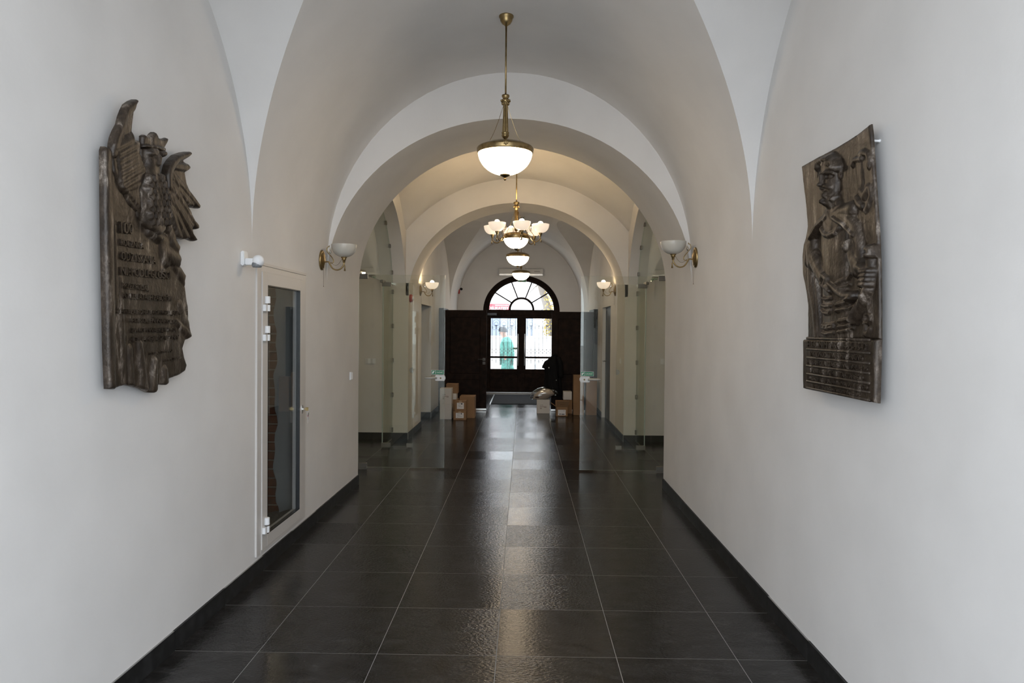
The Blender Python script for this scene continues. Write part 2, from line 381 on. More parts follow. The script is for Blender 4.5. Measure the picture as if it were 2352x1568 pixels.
# ------------------------------------------------------------------ floor: grout bed and 60 cm tiles
bm = bmesh.new(); bx(bm, -5.2, 5.0, Y_BACK, Y_END+.4, -.08, -.0004)
floor = obj('floor', bm, GROUT, kind='structure')
TX, TY = -.1211, 3.5616
tile_me = None
for j in range(-8, 25):
    y0 = TY+.6*j; y1 = y0+.6
    if y1 > Y_END+.05 or y0 < Y_BACK-.3: continue
    ym = (y0+y1)/2; cross = y1 > Y_A1B+.1 and y0 < Y_C2-.1
    for i in range(-8, 8):
        x0 = TX+.6*i; x1 = x0+.6; lo, hi = (XL(ym)-.01, XR(ym)+.01) if not cross else (-4.0, 3.7)
        xa, xb = max(x0, lo), min(x1, hi)
        if xb-xa < .02: continue
        if xb-xa > .599:
            if tile_me is None:
                bm = bmesh.new(); bx(bm, -.2984, .2984, -.2984, .2984, -.012, 0)
                t = obj('floor_tile', bm, STONE, floor, loc=(x0+.3, y0+.3, 0)); tile_me = t.data
            else:
                t = bpy.data.objects.new('floor_tile', tile_me); COL.objects.link(t); t.parent = floor; t.location = (x0+.3, y0+.3, 0)
        else:
            bm = bmesh.new(); w = (xb-xa)/2-.0016; bx(bm, -w, w, -.2984, .2984, -.012, 0); obj('floor_tile', bm, STONE, floor, loc=((xa+xb)/2, y0+.3, 0))
for xa, xb, N in ((-1.99, -1.702, NL), (1.49, 1.568, NR)):        # door recess sills
    ym = (N[0]+N[1])/2
    for ya, yb in ((N[0], ym), (ym, N[1])):
        bm = bmesh.new(); bx(bm, xa, xb, ya+.0016, yb-.0016, -.012, 0); obj('floor_tile', bm, STONE, floor)
# ------------------------------------------------------------------ skirting boards of cut tile
def skirting(name, p, q, start=None, hgt=.10, th=.012, inward=(1, 0)):
    """from p to q on the floor; inward = side the tiles stand proud to"""
    P, Q = Vector((*p, 0)), Vector((*q, 0)); d = (Q-P); Lg = d.length; d.normalize(); nrm = Vector((*inward, 0))
    bm = bmesh.new(); a = [P, Q, Q+nrm*th*.75, P+nrm*th*.75]
    lo = [bm.verts.new(v) for v in a]; hi = [bm.verts.new(v+Vector((0, 0, hgt-.001))) for v in a]
    for k in range(4): bm.faces.new((lo[k], lo[(k+1) % 4], hi[(k+1) % 4], hi[k]))
    bm.faces.new(hi)
    root = obj(name, bm, GROUT, kind='structure')
    cuts = [0.]; s = start if start is not None else .6
    while s < Lg-.02:
        if s > .02: cuts.append(s)
        s += .6
    cuts.append(Lg)
    for s0, s1 in zip(cuts, cuts[1:]):
        bm = bmesh.new(); A = P+d*(s0+.0012); B = P+d*(s1-.0012); jit = random.uniform(-.0012, .0012)
        vs = [A, B, B+nrm*th, A+nrm*th]
        lo = [bm.verts.new(v) for v in vs]; hi = [bm.verts.new(v+Vector((0, 0, hgt+jit))) for v in vs]
        for k in range(4): bm.faces.new((lo[k], lo[(k+1) % 4], hi[(k+1) % 4], hi[k]))
        bm.faces.new(hi); obj('skirting_tile', bm, SKIRT, root)
row0 = (TY-Y_BACK) % .6
skirting('baseboard_left', (XL(Y_BACK), Y_BACK), (XL(7.45), 7.45), row0, inward=(1, 0))
skirting('baseboard_right', (XR(Y_BACK), Y_BACK), (XR(7.45), 7.45), row0, inward=(-1, 0))
skirting('baseboard_left_passage', (-1.69, Y_C2), (-4.6, Y_C2), .31, inward=(0, -1))
skirting('baseboard_right_passage', (1.478, Y_C2), (4.4, Y_C2), .4, inward=(0, -1))
skirting('baseboard_left_pier', (-1.69, Y_C2), (-1.69, NL[0]), inward=(1, 0))
skirting('baseboard_left_far', (-1.69, NL[1]), (-1.69, 14.2), inward=(1, 0))
skirting('baseboard_left_recess', (-1.99, NL[1]), (-1.69, NL[1]), inward=(0, -1))
skirting('baseboard_right_pier', (1.478, Y_C2), (1.478, NR[0]), inward=(-1, 0))
skirting('baseboard_right_far', (1.478, NR[1]), (1.478, 14.2), inward=(-1, 0))
# ================================================================== door to the brick closet (left wall)
def closet_door():
    wx = XL(5.2)
    d = bpy.data.objects.new('door_1', None); COL.objects.link(d); d['kind'] = 'structure'
    ang = math.atan(.0095)
    d.matrix_world = Matrix(((math.sin(ang), 0, math.cos(ang), XL(4.64)), (math.cos(ang), 0, -math.sin(ang), 4.64), (0, 1, 0, 0), (0, 0, 0, 1)))
    def fr(name, x0, x1, y0, y1, w, z0, z1, m, bev=.003):   # rectangular frame ring
        bm = bmesh.new()
        bx(bm, x0, x0+w, y0, y1, z0, z1); bx(bm, x1-w, x1, y0, y1, z0, z1); bx(bm, x0+w, x1-w, y1-w, y1, z0, z1); bx(bm, x0+w, x1-w, y0, y0+w, z0, z1)
        bmesh.ops.bevel(bm, geom=bm.edges[:], offset=bev, segments=1, affect='EDGES')
        return obj(name, bm, m, d)
    fr('outer_frame', .0, 1.01, .125, 2.045, .075, -.05, .012, ALU)
    bm = bmesh.new(); bx(bm, .0, 1.01, 2.045, 2.062, -.02, .016); obj('frame_trim', bm, ALU, d)
    bm = bmesh.new(); bx(bm, .078, .932, .148, 2.011, -.03, -.02)
    # the leaf: stiles and rails around the pane
    bm.free(); bm = bmesh.new(); g = (.175, .852, .232, 1.918)
    bx(bm, .079, g[0], .15, 2.004, -.04, .018); bx(bm, g[1], .931, .15, 2.004, -.04, .018); bx(bm, g[0], g[1], .15, g[2], -.04, .018); bx(bm, g[0], g[1], g[3], 2.004, -.04, .018)
    bmesh.ops.bevel(bm, geom=bm.edges[:], offset=.002, segments=1, affect='EDGES')
    leaf = obj('leaf_frame', bm, ALU, d)
    bm = bmesh.new(); w = .006
    for a in ((g[0], g[0]+w, g[2], g[3]), (g[1]-w, g[1], g[2], g[3]), (g[0], g[1], g[3]-w, g[3]), (g[0], g[1], g[2], g[2]+w)): bx(bm, *a, -.01, .019)
    obj('glazing_gasket', bm, BLACKP, d)
    bm = bmesh.new(); bx(bm, g[0], g[1], g[2], g[3], -.006, .0); obj('glass_pane', bm, CGLASS, d)
    for z in (1.792, 1.594, .306):
        bm = bmesh.new(); lathe(bm, [(0, -.05), (.017, -.05), (.017, -.008), (.0, -.008)], 16, (.136, 0, 0)); lathe(bm, [(.0, .002), (.017, .002), (.017, .048), (.012, .05), (0, .05)], 16, (.136, 0, 0))
        for v in bm.verts: v.co = Vector((v.co.x, z+v.co.z, .03+v.co.y))
        bx(bm, .085, .136, z-.05, z-.008, .012, .038); bx(bm, .136, .165, z+.002, z+.046, .012, .03)
        obj('hinge', bm, WHITEP, d)
    bm = bmesh.new(); prism(bm, [(.9+.013*math.cos(t), 1.0+.034*math.sin(t)) for t in np.linspace(0, 2*PI, 24, endpoint=False)], .018, .024)
    bx(bm, .895, .905, .995, 1.008, .024, .034); obj('lock_plate', bm, CHROME, d)
    # keys left hanging in the lock
    y0 = 4.64+.9
    k = thing('key_bunch', 'key in the closet door lock with a second key and a white tag hanging', 'keys', (XL(y0)+.034, y0, 1.002), basis=LB)
    bm = bmesh.new(); bx(bm, -.0012, .0012, -.004, .004, -.012, .012)
    bx(bm, -.0012, .0012, -.013, .013, .012, .036); bmesh.ops.bevel(bm, geom=bm.edges[:], offset=.0008, segments=1, affect='EDGES'); obj('key', bm, BRASS, k)
    bm = bmesh.new(); tube(bm, [(0, -.018+.012*math.cos(t), .03+.012*math.sin(t)) for t in np.linspace(0, 2*PI, 20)], .0009, 6); obj('ring', bm, CHROME, k)
    bm = bmesh.new(); prism(bm, [(.004+.012*math.cos(t), -.04+.013*math.sin(t)) for t in np.linspace(0, 2*PI, 18, endpoint=False)], .034, .036); bx(bm, .0, .008, -.085, -.05, .034, .036)
    obj('spare_key', bm, CHROME, k)
    bm = bmesh.new(); prism(bm, [(-.024, -.02), (.012, -.017), (.028, -.108), (-.006, -.112)], .0305, .0318); obj('key_tag', bm, PAPER, k)
    bm = bmesh.new(); bx(bm, -.011, .004, -.062, -.044, .0319, .0323); obj('tag_writing', bm, mat('pink_ink', (.55, .22, .25), .6), k)
    # closet behind it
    c = bpy.data.objects.new('closet', None); COL.objects.link(c); c['kind'] = 'structure'
    x0, x1, ya, yb = -2.46, wx-.03, 4.66, 5.75
    bm = bmesh.new()
    for p in (((x0, ya, .1), (x0, yb, .1), (x0, yb, 2.2), (x0, ya, 2.2)), ((x0, ya, .1), (x1, ya, .1), (x1, ya, 2.2), (x0, ya, 2.2)), ((x0, ya, 2.2), (x0, yb, 2.2), (x1, yb, 2.2), (x1, ya, 2.2))): bm.faces.new([bm.verts.new(q) for q in p])
    obj('closet_shell', bm, GPLAST, c)
    bm = bmesh.new(); bm.faces.new([bm.verts.new(q) for q in ((x0, yb, .1), (x1, yb, .1), (x1, yb, 2.2), (x0, yb, 2.2))]); obj('mortar_bed', bm, MORTAR, c)
    rows = []
    bm = bmesh.new(); random.seed(3)
    for i in range(16): rows.append([(x0+(x1-x0)*j/10, ya+(yb-ya)*i/15, .10+.03*random.random()+(.06*random.random() if i > 12 else 0)) for j in range(11)])
    grid(bm, rows); obj('rubble_floor', bm, CONC, c, smooth=True)
    for r in range(28):
        z = .13+.073*r
        for kx in range(2):
            xr = -1.955-(.125 if r % 2 else 0)-kx*.262+random.uniform(-.012, .012)
            bm = bmesh.new(); bx(bm, xr-.25, xr, yb-.014-random.uniform(0, .006), yb+.05, z, z+.062); bmesh.ops.bevel(bm, geom=bm.edges[:], offset=.005, segments=1, affect='EDGES'); obj('brick', bm, BRICK, c)
            if r % 2 and kx == 0:
                bm = bmesh.new(); bx(bm, xr+.012, xr+.125, yb-.014, yb+.05, z, z+.062); bmesh.ops.bevel(bm, geom=bm.edges[:], offset=.005, segments=1, affect='EDGES'); obj('brick', bm, BRICK, c)
    edge = []
    for i in range(60): edge.append((-1.995+.011*math.sin(i*.37)+.008*math.sin(i*.9+1)+(.02 if i < 3 else 0)+random.uniform(-.003, .003), .12+.035*i))
    bm = bmesh.new()
    grid(bm, [[(x, yb-.012, z) for x, z in edge], [(x+.008, yb-.034, z) for x, z in edge], [(x1, yb-.034, z) for x, z in edge]])
    obj('plaster_coat', bm, GPLAST, c)
closet_door()
# ================================================================== glass partitions of the crossing
def glass_side(sgn, gx, hinge_y, leafx, sxo, num, side):
    """gx = glass plane, leafx = (free edge of wide leaf, free edge of narrow leaf)"""
    n = 40
    arch = lambda y: 2.0+(3.41-2.0)*math.sqrt(max(0, 1-((y-YC)/AC)**2))
    root = bpy.data.objects.new('window_%d' % num, None); COL.objects.link(root); root['kind'] = 'structure'
    t = .006
    def pane(name, poly, parent):
        bm = bmesh.new(); a = [bm.verts.new((gx-t, y, z)) for y, z in poly]; b = [bm.verts.new((gx+t, y, z)) for y, z in poly]; m = len(poly)
        bm.faces.new(a[::-1]); bm.faces.new(b)
        for i in range(m): bm.faces.new((a[i], a[(i+1) % m], b[(i+1) % m], b[i])).material_index = 1
        return obj(name, bm, [GLASS, GEDGE], parent)
    y1, y2 = 8.285, 9.75
    up = [(YC-(AC-.012)*math.cos(PI*k/n), arch(YC-(AC-.012)*math.cos(PI*k/n))-.006) for k in range(n+1)]
    pane('top_pane', [(y, max(z, 2.275)) for y, z in up if z > 2.275-.2], root)
    pane('side_pane', [(Y_A1B+.012, .01), (y1-.012, .01), (y1-.012, 2.265), (Y_A1B+.012, 2.265)], root)
    pane('side_pane', [(y2+.012, .01), (Y_C2-.012, .01), (Y_C2-.012, 2.265), (y2+.012, 2.265)], root)
    for z in (.145, .66, 1.165, 1.67, 2.17):
        for y in (Y_C2-.02, Y_A1B+.02):
            bm = bmesh.new(); bx(bm, gx-.018, gx+.018, y-.02, y+.02, z-.032, z+.032); bmesh.ops.bevel(bm, geom=bm.edges[:], offset=.003, segments=1, affect='EDGES'); obj('glass_clamp', bm, STEELD, root)
    for a in (.33, .62, .9, PI-.33, PI-.62):
        y = YC+(AC-.02)*math.cos(a); z = 2.0+1.40*math.sin(a)
        bm = bmesh.new(); bx(bm, gx-.018, gx+.018, y-.025, y+.025, z-.035, z+.02); bmesh.ops.bevel(bm, geom=bm.edges[:], offset=.003, segments=1, affect='EDGES'); obj('glass_clamp', bm, STEELD, root)
    bm = bmesh.new(); bx(bm, gx-.02, gx+.02, y1-.1, y1+.11, 2.25, 2.29); bmesh.ops.bevel(bm, geom=bm.edges[:], offset=.003, segments=1, affect='EDGES'); obj('patch_fitting', bm, STEELD, root)
    bm = bmesh.new(); bx(bm, gx-.02, gx+.02, y2-.1, y2+.11, 2.25, 2.29); bmesh.ops.bevel(bm, geom=bm.edges[:], offset=.003, segments=1, affect='EDGES'); obj('patch_fitting', bm, STEELD, root)
    # leaves stand open at a right angle to the partition
    for kind, y, free, dn in (('wide', 8.28 if sgn < 0 else 8.262, leafx[0], num*2), ('narrow', 9.745, leafx[1], num*2+1)):
        d = bpy.data.objects.new('door_%d' % dn, None); COL.objects.link(d); d['kind'] = 'structure'; d.location = (gx, y, 0)
        w = abs(free-gx); s = 1 if free > gx else -1
        def bxs(bm, a, b, y0, y1, z0, z1, mi=0): bx(bm, *(sorted((a*s, b*s))), y0, y1, z0, z1, mi)
        bm = bmesh.new(); v = bx(bm, *(sorted((0.012*s, w*s))), -.005, .005, .02, 2.252)
        for f in bm.faces:
            if abs(f.normal.y) < .5 and True: pass
        bm.normal_update()
        for f in bm.faces: f.material_index = 0 if abs(f.normal.y) > .5 else 1
        obj('glass_leaf', bm, [GLASS, GEDGE], d)
        for z0, z1 in ((.012, .07), (2.205, 2.262)):
            bm = bmesh.new(); bxs(bm, -.01, .115, -.017, .017, z0, z1); bmesh.ops.bevel(bm, geom=bm.edges[:], offset=.003, segments=1, affect='EDGES'); obj('patch_fitting', bm, STEELD, d)
        if kind == 'wide':
            h = bmesh.new(); bxs(h, w-.108, w+.002, -.021, .021, 1.032, 1.098); bmesh.ops.bevel(h, geom=h.edges[:], offset=.005, segments=2, affect='EDGES'); lock = obj('lock_case', h, STEELM, d)
            h = bmesh.new(); bxs(h, w, w+.008, -.006, .006, 1.05, 1.08); obj('latch', h, WHITEP, lock)
            for sd in (-1, 1):
                h = bmesh.new(); xs = (w-.105)*s
                tube(h, [(xs, .02*sd, 1.066), (xs, .05*sd, 1.066)], .012, 12)
                tube(h, [(xs+.02*s, .05*sd, 1.066), (xs-.115*s, .05*sd, 1.066), (xs-.122*s, .046*sd, 1.066)], [.011, .011, .007], 12); obj('lever_handle', h, STEELM, lock, smooth=True)
                h = bmesh.new(); tube(h, [((w-.045)*s, .02*sd, 1.064), ((w-.045)*s, .0245*sd, 1.064)], .010, 14); obj('keyhole_rose', h, BRASSD, lock)
            # green push/pull sticker
            xa, xb = sorted(((w-.153)*s, (w-.006)*s)); y = -.0062
            h = bmesh.new(); bx(h, xa, xb, y, -.0052, 1.104, 1.155); st = obj('pull_sticker', h, WINK, d)
            h = bmesh.new(); bx(h, xa+.003, xa+.042, y-.0004, y, 1.107, 1.152); bx(h, xa+.045, xb-.003, y-.0004, y, 1.107, 1.152); obj('sticker_ground', h, GREEN, st)
            tx = text('sticker_text', 'CIĄGNĄĆ', .085, .02, WINK, st, (xa+.051, y-.0005, 1.12), .0003); tx.rotation_euler = (PI/2, 0, 0)
            h = bmesh.new(); px, pz = xa+.022, 1.13
            pts = [(px-.012, pz-.014), (px-.002, pz-.016), (px+.004, pz-.004), (px+.013, pz+.006), (px+.013, pz+.015), (px+.006, pz+.010), (px+.005, pz+.016), (px-.002, pz+.010), (px-.003, pz+.016), (px-.009, pz+.008), (px-.012, pz)]
            h.faces.new([h.verts.new((a, y-.0006, b)) for a, b in pts]); obj('hand_symbol', h, WINK, st)
        else:
            h = bmesh.new(); bxs(h, w-.085, w-.002, -.019, .019, .012, .066); bmesh.ops.bevel(h, geom=h.edges[:], offset=.003, segments=1, affect='EDGES'); obj('patch_lock', h, STEELD, d)
            h = bmesh.new(); pts = [(w*s, 1.03)]+[((w-.012-.036*math.sin(q))*s, 1.066-.036*math.cos(q)) for q in np.linspace(0, PI, 14)]+[(w*s, 1.102)]
            a = [h.verts.new((x, -.016, z)) for x, z in pts]; b = [h.verts.new((x, .016, z)) for x, z in pts]; m = len(pts)
            h.faces.new(a); h.faces.new(b[::-1])
            for i in range(m): h.faces.new((a[i], b[i], b[(i+1) % m], a[(i+1) % m]))
            obj('strike_box', h, STEELD, d)
glass_side(-1, GXL, None, (-.907, -1.50), None, 1, 'left')
glass_side(1, GXR, None, (.660, 1.262), None, 2, 'right')
# ================================================================== lamps
def drop_chain(bm, p, q, sag, r=.0016):
    p, q = Vector(p), Vector(q)
    tube(bm, [p.lerp(q, t)+Vector((-(q-p).x, -(q-p).y, 0)).normalized()*0+Vector((0, 0, -sag*math.sin(PI*t))) for t in np.linspace(0, 1, 14)], r, 5)
def pendant(loc, label, drop=0., group='brass pendant bowls along the vaults', glass=BOWL):
    """origin at the ceiling"""
    d = drop
    t = thing('pendant_lamp', label, 'lamp', loc, .3, group)
    bm = bmesh.new(); lathe(bm, [(.0, .012), (.047, .012), (.052, 0), (.052, -.014), (.046, -.02), (.042, -.04), (.03, -.06), (.012, -.072), (.007, -.078), (0, -.078)], 32); obj('canopy', bm, BRASS, t, True)
    bm = bmesh.new(); tube(bm, [(0, 0, -.07), (0, 0, -.57-d)], .0065, 12); obj('rod', bm, BRASS, t, True)
    z = -d
    bm = bmesh.new(); lathe(bm, [(.006, z-.563), (.027, z-.565), (.028, z-.575), (.018, z-.592), (.012, z-.598), (0, z-.598)], 24); obj('rod_cup', bm, BRASS, t, True)
    bm = bmesh.new(); lathe(bm, [(.012, z-.592), (.030, z-.598), (.034, z-.606), (.026, z-.618), (.022, z-.634), (.017, z-.640)], 24, flute=1)
    for k in range(8):
        a = 2*PI*k/8; ell(bm, (.03*math.cos(a), .03*math.sin(a), z-.606), (.0085, .0085, .008), 8, 6); ell(bm, (.023*math.cos(a+.39), .023*math.sin(a+.39), z-.625), (.007, .007, .011), 8, 6)
    obj('capital', bm, BRASS, t, True)
    bm = bmesh.new(); lathe(bm, [(.0165, z-.637), (.0175, z-.70), (.021, z-.80), (.0215, z-.828)], 32, flute=1); obj('fluted_column', bm, BRASS, t)
    bm = bmesh.new(); lathe(bm, [(.020, z-.826), (.027, z-.83), (.027, z-.838), (.023, z-.842), (.026, z-.848), (.026, z-.856), (.019, z-.868), (.009, z-.878), (.005, z-.885), (.005, z-.905), (0, z-.905)], 28); obj('column_foot', bm, BRASS, t, True)
    bm = bmesh.new(); lathe(bm, [(.0, z-.893), (.05, z-.896), (.10, z-.903), (.15, z-.916), (.178, z-.930), (.196, z-.938), (.203, z-.946), (.203, z-.958), (.199, z-.963), (.201, z-.972), (.197, z-.980), (.190, z-.982), (.186, z-.955), (.1, z-.925), (0, z-.915)], 56); rim = obj('rim', bm, BRASS, t, True)
    for k in range(3):
        bm = bmesh.new(); a = 2*PI*k/3-PI/2-.25; c, s = math.cos(a), math.sin(a)
        ell(bm, (.198*c, .198*s, z-.948), (.011, .011, .024), 8, 6); ell(bm, (.196*c-.012*s, .196*s+.012*c, z-.95), (.009, .009, .015), 8, 6); ell(bm, (.196*c+.012*s, .196*s-.012*c, z-.95), (.009, .009, .015), 8, 6)
        obj('palmette', bm, BRASS, rim, True)
    bm = bmesh.new(); R = .194; lathe(bm, [(R*math.cos(q), z-.968-.166*math.sin(q)) for q in np.linspace(0, PI/2-.12, 18)]+[(0, z-.968-.166)], 56); obj('glass_bowl', bm, glass, t, True)
    bm = bmesh.new(); lathe(bm, [(.0, z-1.128), (.036, z-1.130), (.037, z-1.134), (.026, z-1.142), (.010, z-1.150), (.005, z-1.154), (.009, z-1.16), (.009, z-1.167), (.004, z-1.173), (0, z-1.174)], 24); obj('finial', bm, BRASSD, t, True)
    for k in range(3):
        a = 2*PI*k/3-PI/2-.25; bm = bmesh.new(); drop_chain(bm, (.018*math.cos(a), .018*math.sin(a), z-.64), (.196*math.cos(a), .196*math.sin(a), z-.935), .055); obj('chain', bm, BRASS, t)
    return t
pendant((-.142, 5.15, 3.872), 'brass pendant lamp with lit opal bowl hanging before the unlit wall sconces')
pendant((-.11, 12.45, 3.868), 'brass pendant lamp with lit opal bowl hanging directly behind the six-arm chandelier')
pendant((-.065, 16.1, 3.868), 'brass pendant lamp with lit opal bowl closest to the arched street window')
pendant((-3.05, 8.98, 3.558), 'brass pendant lamp behind the glass partition of the passage beside the brick closet wall', group='pendant lamps in the side passages', glass=BOWLDIM)
pendant((2.85, 8.98, 3.558), 'brass pendant lamp behind the glass partition of the passage on the relief portrait side', group='pendant lamps in the side passages', glass=BOWLDIM)
def arm(parent, name, lit, loc, rotz):
    """curved brass arm with cup, bowl shade, bulb, scroll, crystal and tassel; local x points away from the wall or hub"""
    bm = bmesh.new(); tube(bm, spline([(-.02, 0, 0), (.012, 0, .001), (.024, 0, -.02), (.048, 0, -.055), (.083, 0, -.067), (.117, 0, -.055), (.140, 0, -.025), (.144, 0, .005)], 5), .0062, 10)
    a = obj(name, bm, BRASS, parent, True); a.location = loc; a.rotation_euler = (0, 0, rotz)
    bm = bmesh.new(); lathe(bm, [(.0, -.006), (.011, -.004), (.012, .012), (.017, .02), (.021, .023), (.016, .028), (.025, .036), (.026, .041), (.02, .044), (0, .044)], 20, (.144, 0, 0)); obj('cup', bm, BRASS, a, True)
    bm = bmesh.new(); pr = [(.018, .042), (.045, .048), (.072, .064), (.092, .088), (.104, .118), (.108, .145), (.105, .146), (.100, .118), (.088, .09), (.068, .068), (.043, .053), (.018, .047)]
    pr = [(v.x, v.y) for v in spline([(a, b, 0) for a, b in pr], 3)]; lathe(bm, pr, 40, (.144, 0, 0)); obj('shade', bm, SHADEON if lit else SHADEOFF, a, True)
    bs = 1 if lit else .72
    bm = bmesh.new(); bp_ = spline([(r*bs, .044+(h-.044)*bs, 0) for r, h in [(.0, .044), (.012, .046), (.013, .085), (.022, .105), (.031, .128), (.034, .148), (.029, .168), (.018, .18), (0, .185)]], 3); lathe(bm, [(max(v.x, 0), v.y) for v in bp_], 24, (.144, 0, 0)); obj('bulb', bm, BULB if lit else BULBOFF, a, True)
    bm = bmesh.new(); tube(bm, spline([(.028, 0, -.006), (.043, 0, -.010), (.054, 0, .002), (.052, 0, .02), (.036, 0, .045), (.012, 0, .072), (-.003, 0, .096), (-.001, 0, .12), (.011, 0, .131), (.018, 0, .128)], 5), .0038, 8); ell(bm, (.0165, 0, .136), (.004, .004, .007), 8, 6); obj('scroll', bm, BRASS, a, True)
    bm = bmesh.new(); lathe(bm, [(0, .122), (.003, .118), (.004, .11), (.011, .088), (.009, .078), (0, .070)], 8, (.022, 0, 0)); obj('crystal_drop', bm, CRYST, a)
    bm = bmesh.new(); tube(bm, [(.150, 0, -.004), (.151, 0, -.03)], .0012, 6); lathe(bm, [(0, -.028), (.005, -.03), (.006, -.042), (.004, -.046), (.009, -.074), (0, -.076)], 12, (.151, 0, 0)); obj('tassel', bm, BRASS, a, True)
    bm = bmesh.new(); tube(bm, spline([(.03, 0, .0), (.05, .002, -.02), (.075, .002, -.028), (.10, .002, -.012), (.125, 0, .025)], 4), .0012, 5); obj('wire', bm, BRASSD, a)
    return a
def sconce(x, y, z, sgn, lit, label, group):
    t = thing('wall_sconce', label, 'wall lamp', (x, y, z), 0 if sgn > 0 else PI, group)
    bm = bmesh.new(); lathe(bm, [(.0, .036), (.03, .034), (.05, .027), (.068, .022), (.071, .018), (.076, .02), (.085, .015), (.087, .008), (.087, 0), (0, 0)], 40)
    for v in bm.verts: v.co = Vector((v.co.z, v.co.x*.82, v.co.y+.017))
    obj('backplate', bm, BRASS, t, True)
    arm(t, 'arm', lit, (.052, 0, 0), 0)
    bm = bmesh.new(); tube(bm, [(.022, 0, -.065), (.022, 0, -.205)], .0012, 6); ell(bm, (.022, 0, -.207), (.003, .003, .005), 8, 6); obj('pull_cord', bm, mat('cord', (.16, .11, .08), .7), t)
sconce(XL(6.1), 6.10, 2.195, 1, False, 'unlit brass wall sconce with opal shade beside the closet door', 'unlit sconces at the first arch')
sconce(XR(6.1), 6.10, 2.24, -1, False, 'unlit brass wall sconce with opal shade beyond the warrior relief', 'unlit sconces at the first arch')
sconce(-1.69, 11.67, 2.235, 1, True, 'lit brass wall sconce on the pier that carries the red alarm', 'lit sconces behind the crossing')
sconce(1.478, 11.58, 2.255, -1, True, 'lit brass wall sconce on the pier beside the dark grey door', 'lit sconces behind the crossing')
def chandelier():
    t = thing('chandelier', 'six-arm brass chandelier with lit opal shades around a central bowl', 'chandelier', (-.102, 9.0, 0))
    zt = sail(-.1, 9.0)
    bm = bmesh.new(); lathe(bm, [(0, zt+.02), (.055, zt+.02), (.06, zt-.01), (.045, zt-.04), (.02, zt-.07), (0, zt-.075)], 28); obj('canopy', bm, BRASS, t, True)
    bm = bmesh.new(); tube(bm, [(0, 0, zt-.05), (0, 0, 3.22)], .0075, 12); obj('rod', bm, BRASS, t, True)
    bm = bmesh.new(); lathe(bm, [(.008, 3.235), (.036, 3.225), (.037, 3.21), (.024, 3.195), (.03, 3.175), (.034, 3.165), (.022, 3.14), (.018, 3.125)], 24, flute=1)
    for k in range(8):
        a = 2*PI*k/8; ell(bm, (.031*math.cos(a), .031*math.sin(a), 3.17), (.009, .009, .011), 8, 6); ell(bm, (.03*math.cos(a+.39), .03*math.sin(a+.39), 3.215), (.008, .008, .008), 8, 6)
    obj('capital', bm, BRASS, t, True)
    bm = bmesh.new(); lathe(bm, [(.018, 3.128), (.022, 3.0), (.026, 2.90), (.026, 2.885), (.018, 2.87), (.006, 2.86), (.006, 2.83), (0, 2.83)], 32, flute=1); obj('fluted_column', bm, BRASS, t)
    bm = bmesh.new(); lathe(bm, [(.0, 2.848), (.06, 2.846), (.115, 2.838), (.145, 2.828), (.158, 2.822), (.162, 2.812), (.162, 2.772), (.158, 2.765), (.150, 2.764), (.146, 2.80), (.09, 2.82), (0, 2.83)], 48); obj('rim', bm, BRASS, t, True)
    bm = bmesh.new(); lathe(bm, [(.153*math.cos(q), 2.775-.132*math.sin(q)) for q in np.linspace(0, PI/2-.12, 16)]+[(0, 2.643)], 48); obj('glass_bowl', bm, BOWL, t, True)
    bm = bmesh.new(); lathe(bm, [(0, 2.652), (.03, 2.650), (.031, 2.645), (.018, 2.634), (.007, 2.628), (.007, 2.622), (0, 2.618)], 20); obj('finial', bm, BRASSD, t, True)
    for k in range(3):
        a = 2*PI*k/3-.35; bm = bmesh.new(); drop_chain(bm, (.02*math.cos(a), .02*math.sin(a), 3.125), (.15*math.cos(a), .15*math.sin(a), 2.83), .02, .0022); obj('chain', bm, BRASS, t)
    for k in range(6):
        a = math.radians(-90+13+60*k); arm(t, 'arm', True, (.172*math.cos(a), .172*math.sin(a), 2.79), a)
chandelier()
# ================================================================== small fittings
def sensor():
    p = onX(578, 594, -1.70); t = thing('motion_sensor', 'white motion sensor with ball head above the closet door', 'sensor', (XL(4.43), 4.43, 2.06), basis=LB)
    bm = bmesh.new(); prism(bm, [(-.035, -.045), (.035, -.045), (.035, .02), (.03, .045), (-.03, .045), (-.035, .03)], 0, .022)
    prism(bm, [(-.022, -.04), (.022, -.04), (.022, .0), (-.022, .0)], .02, .075); bmesh.ops.bevel(bm, geom=bm.edges[:], offset=.005, segments=2, affect='EDGES'); obj('bracket', bm, WHITEP, t)
    bm = bmesh.new(); ell(bm, (0, -.015, .098), (.036, .038, .036), 24, 14); obj('ball_head', bm, WHITEP, t, True)
    bm = bmesh.new(); lathe(bm, [(.026, -.058), (.031, -.05), (.033, -.035), (.030, -.03)], 20)
    for v in bm.verts: v.co = Vector((v.co.x, v.co.z+.004, v.co.y+.09))
    obj('lens', bm, mat('grey_lens', (.18, .19, .20), .3), t, True)
sensor()
def switch(name, label, loc, basis, rockers=2, w=.08, cat='switch', m=None):
    m = m or WHITEP
    t = thing(name, label, cat, loc, basis=basis)
    bm = bmesh.new(); bx(bm, -w/2, w/2, -.041, .041, 0, .010); bmesh.ops.bevel(bm, geom=bm.edges[:], offset=.003, segments=2, affect='EDGES'); obj('frame_plate', bm, m, t)
    for k in range(rockers):
        ww = (w-.012)/rockers; x0 = -w/2+.006+k*ww
        bm = bmesh.new(); R = [(x0+.001, .010), (x0+.001, .013), (x0+ww*.5, .020), (x0+ww-.001, .013), (x0+ww-.001, .010)]
        a = [bm.verts.new((x, -.034, z)) for x, z in R]; b = [bm.verts.new((x, .034, z)) for x, z in R]
        bm.faces.new(a); bm.faces.new(b[::-1])
        for i in range(len(R)-1): bm.faces.new((a[i], b[i], b[i+1], a[i+1]))
        obj('rocker', bm, m, t)
